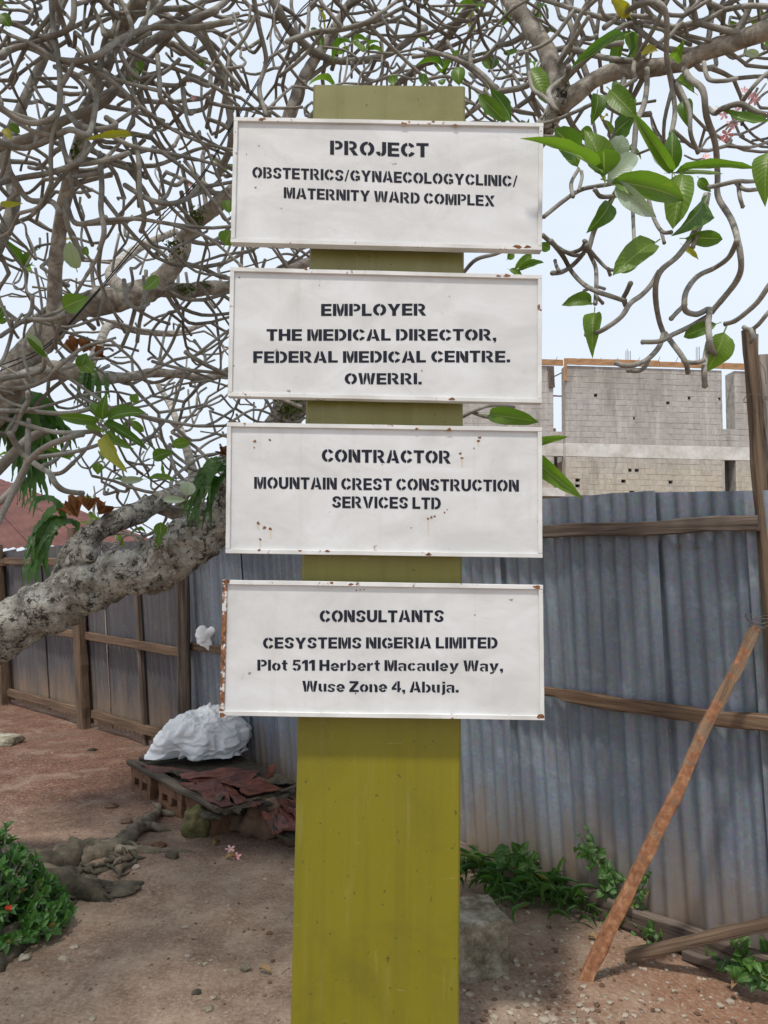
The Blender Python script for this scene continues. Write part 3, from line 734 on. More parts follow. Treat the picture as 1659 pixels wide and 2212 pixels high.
# rails
board('rail', rp(-.085, 1.79, front-.005), rp(1.7, 1.775, front), .06, .045, M['wood_dark'], fenceR, seed=1, rough=.01, n=24)
board('rail', rp(1.74, 1.79, front), rp(4.55, 1.80, front), .06, .045, M['wood_dark'], fenceR, seed=2, rough=.01, n=30)
board('rail', rp(-.25, 1.015, front+.004), rp(1.9, 1.0, front+.004), .06, .045, M['wood_brown'], fenceR, seed=5, rough=.012, n=44, notch=((.52, .66, .022), (.68, .72, .012)))
board('rail', rp(1.93, 1.0, front), rp(4.5, .93, front), .06, .045, M['wood_brown'], fenceR, seed=6, rough=.01, n=20)
bb = board('base_beam', rp(-2.0, .055, front+.02), rp(1.6, .06, front+.01), .10, .06, M['wood_dark'], fenceR, seed=8, rough=.02, n=40)
board('base_beam', rp(1.62, .05, front+.01), rp(4.4, .06, front+.01), .10, .06, M['wood_dark'], fenceR, seed=9, rough=.012, n=24)
# tall post of two timbers at the right
pb = gr(1672, 2090); 
def pl(x, y, Y): return at(x, y, Y)
board('post', Vector((1.585, 2.90, -.1)), at(1617, 712, 2.86), .044, .04, M['wood_post'], fenceR, side=Vector((1, 0, 0)), seed=11, rough=.008, n=30)
board('post', Vector((1.645, 2.93, -.1)), at(1645, 768, 2.89), .052, .05, M['wood_grey'], fenceR, side=Vector((1, 0, 0)), seed=12, rough=.014, n=30, taper=.8)
board('post_splinter', at(1627, 840, 2.885), at(1632, 722, 2.885), .026, .022, M['wood_grey'], fenceR, side=Vector((1, 0, 0)), seed=13, rough=.006, n=6, taper=.5)
# wire twisted round the post
for (y0, k) in ((865, 0), (1335, 1), (1345, 2), (1355, 3)):
    c = at(1630+k*4, y0, 2.86); pts = []
    for a in range(14):
        an = a/13*6.6; pts.append(c+Vector((.045*math.cos(an), .035*math.sin(an)-.01, .012*a/13+.01*math.sin(an*2+k))))
    mb = MB(); tube(mb, pts, .0016, 4); mb.build('binding_wire', M['steel'], fenceR, smooth=True)
mb = MB(); tube(mb, smooth_path([at(1636, 775, 2.86), at(1652, 800, 2.84), at(1655, 830, 2.84)], 5), .0014, 4)
mb.build('binding_wire', M['steel'], fenceR, smooth=True)
# nails and holes in the sheets
nh = []
for (sx, z) in ((rline(1560), 1.70), (rline(1520), 1.705), (rline(1500), .99), (rline(1480), .92), (rline(1350), 1.715)):
    p = rp(sx, z, .014); m_ = MB(); tube(m_, [p-nR*.01, p+nR*.004], .0065, 8); m_.build('nail_head', M['steel'], fenceR)
# posts behind/in front mid fence and the corner post
board('post', rp(3.0, -.05, -.06), rp(3.0, 1.9, -.06), .08, .07, M['wood_dark'], fenceR, side=rd, seed=15, n=10)
cp0 = RB+Vector((.0, -.10, -.05)); 
board('post', Vector((-1.60, 6.22, -.05)), at(392, 1038, 5.95), .105, .08, M['wood_dark'], fenceR, side=Vector((1, 0, 0)), seed=16, rough=.012, n=18, taper=.85)

# left fence
LA = RB.copy(); LB = Vector((-4.49, 8.86, 0)); ld = (LB-LA).normalized(); nL = Vector((-ld.y, ld.x, 0))
if nL.dot(-LA) < 0: nL = -nL
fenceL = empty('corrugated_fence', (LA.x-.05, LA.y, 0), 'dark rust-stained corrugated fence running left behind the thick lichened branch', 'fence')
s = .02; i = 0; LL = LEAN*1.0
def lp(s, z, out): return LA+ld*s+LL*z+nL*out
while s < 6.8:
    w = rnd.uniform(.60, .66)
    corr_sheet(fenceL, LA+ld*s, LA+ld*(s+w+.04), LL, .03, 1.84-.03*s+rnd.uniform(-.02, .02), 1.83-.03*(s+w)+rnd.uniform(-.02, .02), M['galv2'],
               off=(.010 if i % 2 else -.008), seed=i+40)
    s += w; i += 1
board('rail', lp(.1, 1.60, .05), lp(3.3, 1.62, .05), .075, .04, M['wood_brown'], fenceL, seed=20, rough=.012, n=24)
board('rail', lp(3.32, 1.6, .05), lp(6.6, 1.5, .05), .075, .04, M['wood_brown'], fenceL, seed=21, rough=.012, n=24)
board('rail', lp(-.1, .87, .06), lp(1.55, .90, .05), .075, .045, M['wood_brown'], fenceL, seed=22, rough=.01, n=20)
board('rail', lp(1.7, .90, .05), lp(6.5, .88, .05), .07, .045, M['wood_brown'], fenceL, seed=23, rough=.01, n=24)
board('base_beam', lp(.3, .13, .06), lp(1.5, .15, .06), .08, .05, M['wood_brown'], fenceL, seed=24, rough=.01, n=16)
board('base_beam', lp(1.72, .14, .06), lp(6.5, .12, .06), .08, .05, M['wood_brown'], fenceL, seed=25, rough=.01, n=24)
board('post', lp(1.62, -.1, .10), lp(1.62, 1.95, .08), .125, .09, M['wood_post'], fenceL, side=ld, seed=26, rough=.014, n=20)
board('post', lp(.62, -.05, .05), lp(.62, 1.7, .04), .05, .04, M['wood_dark'], fenceL, side=ld, seed=27, rough=.008, n=16)
board('post', lp(3.45, -.1, .10), lp(3.45, 1.8, .08), .14, .11, M['wood_post'], fenceL, side=ld, seed=28, rough=.012, n=16)

# diagonal brace and loose planks
br_ = board('brace_plank', Vector((.80, 3.03, -.03)), at(1632, 1352, 2.84), .05, .034, M['wood_mud'], None, side=Vector((1, -.2, .4)), seed=30, rough=.012, n=40, taper=.72)
tag(br_, 'diagonal wooden brace caked in orange mud, leaning from the ground onto the tall right post', 'brace')
pk = board('loose_plank', gr(1352, 2062, .03), at(1720, 1985, 2.95), .036, .035, M['wood_post'], None, seed=31, rough=.008, n=20, taper=1.25)
tag(pk, 'weathered grey brown plank propped low over the soil at the right edge', 'plank')
pk2 = board('loose_plank', gr(1480, 2062, .0)+Vector((0, 0, .01)), gr(1720, 2150, .0)+Vector((0, 0, .01)), .04, .07, M['wood_dark'], None, seed=32, rough=.01, n=16)
tag(pk2, 'dark half buried plank lying under the propped plank in the right corner', 'plank')

# ------------------------------------------------------------------ building beyond the fence
BY = 30.0
byaw = math.radians(-4)
bx_dir = Vector((math.cos(byaw), -math.sin(byaw), 0)); b0 = at(1222, 1000, BY); b0 = Vector((b0.x, b0.y, 0))
bn = Vector((bx_dir.y, -bx_dir.x, 0))     # towards the viewer
Mb = Matrix((bx_dir, -bn, Vector((0, 0, 1)))).transposed().to_4x4(); Mb.translation = b0   # local: x right, y away, z up
Mbi = Mb.inverted()
def bl_xz(px, py, yloc=0.0):   # local x, z where the pixel ray meets the local plane y=yloc
    d = ray(px, py); o = Mbi @ CAM; dd = Mbi.to_3x3() @ d; t = (yloc-o.y)/dd.y; q = o+dd*t; return q.x, q.z
bld = empty('unfinished_building', b0, 'unfinished grey block building with timber formwork on top, beyond the right fence', 'building')
X_R = bl_xz(1561, 900)[0]; X_S = bl_xz(1571, 900)[0]; X_S2 = bl_xz(1588, 900)[0]
Z_TOP = bl_xz(1300, 792)[1]; Z_RT = bl_xz(1300, 958)[1]; Z_RB = bl_xz(1300, 987)[1]
Z_SILL = bl_xz(1575, 927)[1]; Z_LSILL = bl_xz(1205, 932)[1]
CH = (Z_TOP-Z_RT)/14; BLN = .475
holes = [(1287, 862, .1), (1443, 868, .1), (1489, 865, .08), (1554, 867, .1), (1361, 1017, .1), (1376, 1020, .12), (1248, 1042, .13), (1248, 1055, .13),
         (1347, 1045, .13), (1449, 1050, .12), (1449, 1063, .1), (1365, 1066, .14), (1656, 870, .1), (1370, 908, .05)]
HL = [(*bl_xz(x, y), r*.72) for x, y, r in holes]
cnt = [0]; rest = MB(); blk_mesh = {}
def block_mesh(w):
    key = round(w, 2)
    if key not in blk_mesh:
        mb = MB(); d = .10; be = .008; h = CH-.009; r = random.Random(int(key*1000))
        fr = [(-w/2+be+r.uniform(0, .01), 0, be), (w/2-be-r.uniform(0, .01), 0, be+r.uniform(0, .006)), (w/2-be, 0, h-be), (-w/2+be, 0, h-be-r.uniform(0, .006))]
        md = [(-w/2, be, 0), (w/2, be, 0), (w/2, be, h), (-w/2, be, h)]; bk = [(-w/2, d, 0), (w/2, d, 0), (w/2, d, h), (-w/2, d, h)]
        mb.add(fr+md+bk, [(0, 1, 2, 3)]+[(i+4, (i+1) % 4+4, (i+1) % 4, i) for i in range(4)]+[(i+8, (i+1) % 4+8, (i+1) % 4+4, i+4) for i in range(4)])
        blk_mesh[key] = mb.mesh('concrete_block'); blk_mesh[key].materials.append(M['block'])
    return blk_mesh[key]
mortar = MB(); back = MB()
def wall(x0, x1, z0, z1, yloc=0.0, individual=True, depth=.23):
    nrow = max(1, int(round((z1-z0)/CH))); 
    for r in range(nrow):
        z = z0+r*(z1-z0)/nrow; zc = z+CH/2
        x = x0-(BLN/2 if r % 2 else 0)+rnd.uniform(-.02, .02); cuts = [(hx-hr, hx+hr) for hx, hz, hr in HL if z <= hz < z+CH and x0 < hx < x1]
        solid = [(x0, x1)]
        for a, b in cuts:
            ns = []
            for s0, s1 in solid:
                if a > s0 and b < s1: ns += [(s0, a), (b, s1)]
                else: ns.append((s0, s1))
            solid = ns
        for a, b in cuts: mortar.box((a+.002, yloc+.006, z), (b-.002, yloc+depth-.01, z+CH*.45))
        for s0, s1 in solid: mortar.box((s0, yloc+.008, z), (s1, yloc+depth, z+(z1-z0)/nrow))
        while x < x1-.03:
            a = max(x, x0); b = min(x+BLN-.012, x1); x += BLN
            segs = [(max(a, s0), min(b, s1)) for s0, s1 in solid]
            for a2, b2 in segs:
                w = b2-a2
                if w < .05: continue
                me = block_mesh(round(w, 2)); jx = rnd.uniform(-.003, .003); jy = rnd.uniform(-.006, .006)
                mt = Mb @ Matrix.Translation(((a2+b2)/2+jx, yloc+jy, z+.006+rnd.uniform(-.004, .004))) @ Matrix.Rotation(rnd.uniform(-.004, .004), 4, 'Y')
                if individual and cnt[0] < 300:
                    link('concrete_block', me, None, bld, mt); cnt[0] += 1
                else:
                    rest.add([mt @ v.co for v in me.vertices], [tuple(p.vertices) for p in me.polygons])
wall(0, X_R, Z_RT, Z_TOP)
wall(0, X_R, Z_RB-CH*7, Z_RB)
wall(X_S2, X_S2+2.4, Z_SILL, Z_TOP)
wall(X_R, X_S2+2.4, Z_RT, Z_SILL)
x_o0 = bl_xz(1566, 1030)[0]; x_o1 = bl_xz(1590, 1030)[0]; z_o = bl_xz(1578, 993)[1]
wall(x_o1, X_S2+2.4, Z_RB-CH*7, Z_RB)
wall(X_R, x_o0, Z_RB-CH*7, Z_RB, individual=False)
# left, set back a little
YL = .35
lx0 = bl_xz(1000, 900, YL)[0]; lx1 = bl_xz(1195.5, 900, YL)[0]; lx2 = bl_xz(1221, 900, YL)[0]+.05
ZT2 = bl_xz(1180, 790, YL)[1]; ZS2 = bl_xz(1205, 932, YL)[1]; ZR2 = bl_xz(1200, 957, YL)[1]; ZRB2 = bl_xz(1200, 985, YL)[1]
wall(lx0, lx1, ZS2, ZT2, YL); wall(lx0, lx2, ZR2, ZS2, YL)
lx3 = bl_xz(1197, 1020, YL)[0]
wall(lx0, lx3, ZRB2-CH*7, ZRB2, YL)
mortar.build('mortar_bed', M['mortar'], bld, Mb)
if rest.v: tag(rest.build('concrete_block', M['block'], bld), kind='stuff')
# body of the building: return walls, floors, ring beams
def bbox(name, m, x0, x1, y0, y1, z0, z1):
    mb = MB(); mb.box((x0, y0, z0), (x1, y1, z1)); return mb.build(name, m, bld, Mb)
bbox('return_wall', M['mortar'], .0, .23, .24, .5, 0, Z_TOP-.01)
bbox('ring_beam', M['ring'], -.004, X_S2+2.41, -.008, .26, Z_RB, Z_RT)
bbox('ring_beam', M['ring'], lx0, lx2, YL-.02, YL+.3, ZRB2, ZR2)
bbox('lower_wall', M['mortar'], .0, X_S2+2.4, .0, .25, 0, Z_RB-CH*7)
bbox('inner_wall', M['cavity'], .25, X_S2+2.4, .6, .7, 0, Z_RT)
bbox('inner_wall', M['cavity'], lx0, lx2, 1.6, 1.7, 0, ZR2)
bbox('balcony_slab', M['ring'], lx3-1.0, lx2-.05, YL-.3, YL+.8, bl_xz(1190, 1073, YL)[1], bl_xz(1190, 1055, YL)[1])
bbox('pier', M['mortar'], X_S2+.004, X_S2+.25, .235, .72, Z_SILL+.004, Z_TOP)
bbox('opening_reveal', M['mortar'], x_o1+.004, x_o1+.2, .235, .59, Z_RB-CH*7, z_o)
bbox('lintel', M['ring'], x_o0+.005, x_o1-.006, .0, .25, z_o, Z_RB-.004)
bbox('floor_slab', M['ring'], .3, X_S2+2.3, .75, 6, Z_RB, Z_RT-.2)
# holes are backed by an inner wall behind, coloured dark as the shade inside
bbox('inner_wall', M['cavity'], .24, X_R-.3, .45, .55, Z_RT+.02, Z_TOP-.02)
# formwork timber
def fpt(x, y, yl=-.05):
    a, b = bl_xz(x, y, yl); return Mb @ Vector((a, yl, b))
def form(x0, y0, x1, y1, hpx, seed):
    board('formwork_board', fpt(x0, y0), fpt(x1, y1), hpx/FPX*BY, .05, M['wood_form'], bld, seed=seed, rough=.012, n=16)
form(1225, 780.5, 1424, 786, 14, 1); form(1425, 787, 1562, 791, 12, 2); form(1563, 790.5, 1700, 795, 14, 3)
board('formwork_board', Mb @ Vector((lx0, YL-.06, bl_xz(1190, 784, YL)[1])), Mb @ Vector((lx2-.15, YL-.06, bl_xz(1215, 784.5, YL)[1])), .25, .05, M['wood_form'], bld, seed=4, n=10)
board('formwork_board', fpt(1221.5, 774), fpt(1221.5, 823), .12, .05, M['wood_form'], bld, side=bx_dir, seed=5, n=6)
board('hanging_board', Mb @ Vector((bl_xz(1189, 792, YL)[0], YL-.06, bl_xz(1189, 792, YL)[1])), Mb @ Vector((bl_xz(1191, 838, YL)[0], YL-.06, bl_xz(1191, 838, YL)[1])), .26, .04, M['wood_dark'], bld, side=bx_dir, seed=6, n=8)
board('prop', Mb @ Vector((lx1-.05, YL+.2, bl_xz(1205, 853, YL)[1])), Mb @ Vector((lx2, YL+.2, bl_xz(1205, 853, YL)[1])), .06, .04, M['steel'], bld, n=3)
board('prop', Mb @ Vector((lx1-.05, YL+.2, bl_xz(1199, 815, YL)[1])), Mb @ Vector((lx2-.05, YL+.25, bl_xz(1219, 800, YL)[1])), .05, .04, M['steel'], bld, n=3)
board('formwork_board', Mb @ Vector((lx1, YL+.6, ZS2+.12)), Mb @ Vector((lx1+.28, YL+.6, ZS2+.12)), .25, .04, M['wood_form'], bld, seed=9, n=3)
board('formwork_board', Mb @ Vector((X_R+.02, 1.5, Z_SILL+.05)), Mb @ Vector((X_S+.0, 1.5, Z_SILL+.4)), .18, .04, M['wood_form'], bld, seed=10, n=3)
def rebar(x, y0, y1, dx=0):
    mb = MB(); a = fpt(x, y0, .12); b = fpt(x+dx, y1, .12); tube(mb, [a, (a+b)/2, b], .012, 5); mb.build('reinforcing_bar', M['steel'], bld)
for x in (1352, 1355, 1358.5, 1362): rebar(x, 790, 754+(x*7) % 5)
for x in (1504, 1507.5, 1511): rebar(x, 795, 748+(x*5) % 6)
for x in (1197, 1250, 1292, 1328, 1375, 1419, 1458, 1505): rebar(x, 786, 771+(x % 3), 7)
for x in (1378, 1391, 1402): pass

# house with a rusty roof beyond the left fence
hx = at(-60, 1160, 15.0); house = empty('house', (hx.x, 16.5, 0), 'low house with a rust red metal roof beyond the left fence', 'house')
def hp(x, y, Y): return at(x, y, Y)
r1 = hp(-260, 960, 18); r2 = hp(38, 1047, 18); r3 = hp(335, 1172, 13.2); r4 = hp(-260, 1195, 13.2)
npan = 9
for k in range(npan):
    t0 = k/npan; t1 = (k+1.12)/npan
    a = r1.lerp(r2, t0); b = r1.lerp(r2, t1); c = r4.lerp(r3, t1); d = r4.lerp(r3, t0)
    mb = MB(); nn = 12
    for i in range(nn+1):
        t = i/nn; p = a.lerp(b, t); q = d.lerp(c, t); o_ = Vector((0, 0, .018*math.sin(t*math.pi*8)+(.008 if k % 2 else 0)))
        mb.v += [tuple(p+o_), tuple(p.lerp(q, .5)+o_), tuple(q+o_)]
    for i in range(nn):
        for j in range(2): mb.f.append((i*3+j, (i+1)*3+j, (i+1)*3+j+1, i*3+j+1))
    mb.build('roof_sheet', M['roof_rust'], house, smooth=True)
mb = MB(); mb.add([r2, r3, hp(345, 1180, 20), hp(60, 1060, 20)], [(0, 1, 2, 3)]); mb.build('roof_sheet', M['roof_rust'], house)
mb = MB(); zt = min(r3.z, r4.z)-.15; mb.box((r4.x+.3, 13.6, 0), (r3.x-.4, 17.6, zt)); mb.build('wall', M['mortar'], house)
mb = MB(); mb.box((r3.x-1.9, 13.58, .9), (r3.x-1.1, 13.62, zt-.35)); mb.build('window', M['cavity'], house)

# ------------------------------------------------------------------ the frangipani tree
TREE = Vector((-2.35, 3.9, 0))
tree = empty('frangipani_tree', TREE, 'spreading frangipani tree whose bare twigs and lichened limb fill the sky behind the signs', 'tree')

def limb(pts, m, sides=10, rough=0, name='limb', sub=6, rf=8, label=None, thin=1.0):
    """pts: (px, py, depth, radius in px)"""
    P = [at(x, y, Y) for x, y, Y, r in pts]; R = [r/FPX*Y*thin for x, y, Y, r in pts]
    sp = smooth_path(P, sub); mb = MB(); tube(mb, sp, R, sides, rough, rf)
    o = mb.build(name, m, tree, smooth=True)
    if label: o['label'] = label
    return sp, lerp_list(R, len(sp))
# trunk standing outside the left edge, then the thick limb A
tp = [Vector((-2.35, 3.9, -.2)), Vector((-2.38, 3.88, .35)), Vector((-2.42, 3.82, .75)), Vector((-2.40, 3.72, 1.05))]
mb = MB(); tube(mb, smooth_path(tp+[at(-60, 1395, 3.7)], 8), [.34, .24, .21, .20, .15], 20, .16, 5); mb.build('trunk', M['bark'], tree, smooth=True)
A, AR = limb([(-110, 1420, 3.72, 60), (0, 1372, 3.7, 62), (70, 1325, 3.68, 56), (130, 1298, 3.66, 60), (200, 1268, 3.65, 62), (262, 1240, 3.64, 58),
              (330, 1222, 3.62, 56), (392, 1180, 3.62, 60), (440, 1150, 3.62, 55), (490, 1092, 3.64, 50), (548, 1005, 3.66, 44), (618, 905, 3.68, 40),
              (700, 800, 3.6, 36), (830, 660, 3.5, 33), (980, 490, 3.4, 31), (1110, 350, 3.2, 29), (1168, 290, 3.1, 28), (1208, 222, 3.0, 28), (1218, 190, 2.98, 24)],
             M['bark'], 36, .34, 'limb', 10, 6.5, 'thick grey limb crusted with pale lichen', thin=.86)
B, BRd = limb([(128, 1285, 3.7, 44), (150, 1235, 3.75, 44), (168, 1195, 3.8, 36), (200, 1152, 3.85, 30), (250, 1125, 3.9, 29), (305, 1108, 4.0, 27), (352, 1078, 4.1, 24), (400, 1052, 4.3, 20), (450, 1020, 4.6, 15), (500, 975, 5.0, 12)],
             M['bark'], 24, .3, 'limb', 8, 8, thin=.82)
limb([(165, 1215, 3.72, 28), (188, 1190, 3.66, 20), (196, 1208, 3.62, 12)], M['bark'], 14, .25, 'burl', 6, 9)
C1, _ = limb([(-60, 930, 4.0, 34), (0, 868, 4.0, 33), (40, 800, 4.0, 32), (85, 740, 4.0, 31), (140, 680, 4.0, 29), (200, 654, 4.05, 27), (262, 646, 4.1, 27), (310, 630, 4.15, 25), (345, 614, 4.2, 23)], M['limb'], 20, .22, 'limb', 8, 9)
C2, _ = limb([(338, 618, 4.2, 22), (362, 592, 4.2, 21), (385, 555, 4.2, 20), (402, 512, 4.2, 18), (432, 470, 4.15, 17), (475, 437, 4.1, 17), (520, 400, 4.1, 16), (570, 330, 4.1, 14), (622, 255, 4.1, 14), (655, 170, 4.1, 13), (700, 100, 4.1, 11), (765, -10, 4.1, 9)], M['limb'], 16, .22, 'limb', 8, 10)
C3, _ = limb([(345, 622, 4.2, 18), (400, 628, 4.3, 17), (450, 622, 4.4, 15), (500, 620, 4.5, 14), (580, 600, 4.8, 12), (680, 560, 5.0, 10)], M['limb'], 16, .18, 'limb', 6, 10)
C4, _ = limb([(118, 690, 3.95, 19), (117, 640, 3.95, 16), (122, 560, 3.9, 15), (135, 460, 3.8, 15), (152, 380, 3.7, 14), (170, 310, 3.6, 13), (205, 200, 3.5, 15), (245, 90, 3.4, 17), (300, 0, 3.3, 18), (330, -70, 3.3, 16)], M['limb'], 14, .18, 'limb', 7, 10)
D1, _ = limb([(-40, 850, 3.9, 20), (60, 815, 3.9, 20), (120, 800, 3.95, 20), (170, 805, 4.0, 21), (205, 815, 4.1, 18), (270, 815, 4.3, 11), (335, 805, 4.5, 10), (395, 810, 4.6, 9), (440, 818, 4.7, 8), (500, 798, 4.9, 8)], M['limb'], 14, .2, 'limb', 7, 10)
R1, _ = limb([(1212, 200, 2.98, 24), (1196, 150, 3.0, 22), (1178, 105, 3.05, 20), (1142, 52, 3.1, 20), (1110, 12, 3.15, 19), (1070, -50, 3.2, 17)], M['limb'], 18, .2, 'limb', 8, 10)
R2, _ = limb([(1205, 230, 3.0, 24), (1240, 205, 2.98, 21), (1285, 172, 2.95, 19), (1335, 155, 2.9, 18), (1400, 148, 2.85, 19), (1470, 138, 2.8, 18), (1520, 112, 2.75, 19), (1580, 92, 2.7, 21), (1640, 72, 2.65, 22), (1730, 40, 2.6, 22)], M['limb'], 20, .2, 'limb', 8, 10)
T1, _ = limb([(-80, 380, 3.4, 14), (-10, 320, 3.4, 12), (60, 300, 3.3, 11), (140, 260, 3.2, 10), (230, 215, 3.1, 10), (300, 110, 3.1, 10), (395, 55, 3.1, 9), (470, 20, 3.1, 8)], M['twig'], 10, .1)
T2, _ = limb([(-60, 610, 3.8, 18), (0, 520, 3.9, 15), (30, 430, 4.0, 14), (10, 330, 4.0, 12), (60, 200, 4.0, 11), (110, 90, 4.0, 10), (140, -40, 4.0, 9)], M['twig'], 10, .1)
T3, _ = limb([(300, -50, 3.6, 13), (360, 40, 3.7, 12), (430, 70, 3.7, 11), (480, 170, 3.8, 9), (500, 300, 3.9, 8), (470, 380, 4.0, 8)], M['twig'], 10, .1)
T4, _ = limb([(560, -60, 3.9, 12), (600, 20, 3.9, 10), (640, 80, 4.0, 9), (720, 130, 4.1, 8), (830, 120, 4.2, 8), (920, 60, 4.3, 8)], M['twig'], 10, .1)
T5, _ = limb([(1080, -60, 3.6, 12), (1010, 20, 3.8, 10), (960, 90, 4.0, 8), (900, 150, 4.2, 8), (830, 200, 4.4, 7)], M['twig'], 10, .1)
T6, _ = limb([(-70, 1080, 3.9, 14), (0, 1010, 3.8, 12), (60, 950, 3.8, 10), (100, 930, 3.8, 8)], M['twig'], 10, .1)
E1, _ = limb([(290, 640, 4.4, 16), (240, 600, 5.2, 13), (255, 570, 5.8, 11), (310, 530, 6.4, 9), (380, 500, 6.8, 7)], M['limb'], 10, .15)
E2, _ = limb([(190, 800, 4.1, 12), (215, 745, 5.0, 10), (240, 700, 5.8, 9), (300, 715, 6.4, 8), (380, 720, 6.8, 7), (440, 700, 7.2, 5)], M['limb'], 10, .15)
E3, _ = limb([(330, 1090, 4.2, 16), (420, 1125, 4.3, 14), (470, 1150, 4.4, 10)], M['limb'], 10, .15)
E4, _ = limb([(420, 1035, 4.4, 12), (400, 960, 5.2, 9), (370, 880, 6.2, 7), (340, 830, 6.8, 5)], M['limb'], 10, .15)
E5, _ = limb([(-60, 1130, 3.1, 8), (20, 1065, 3.1, 8), (55, 1010, 3.1, 8), (60, 950, 3.1, 7), (62, 905, 3.1, 5)], M['twig'], 8, .06)

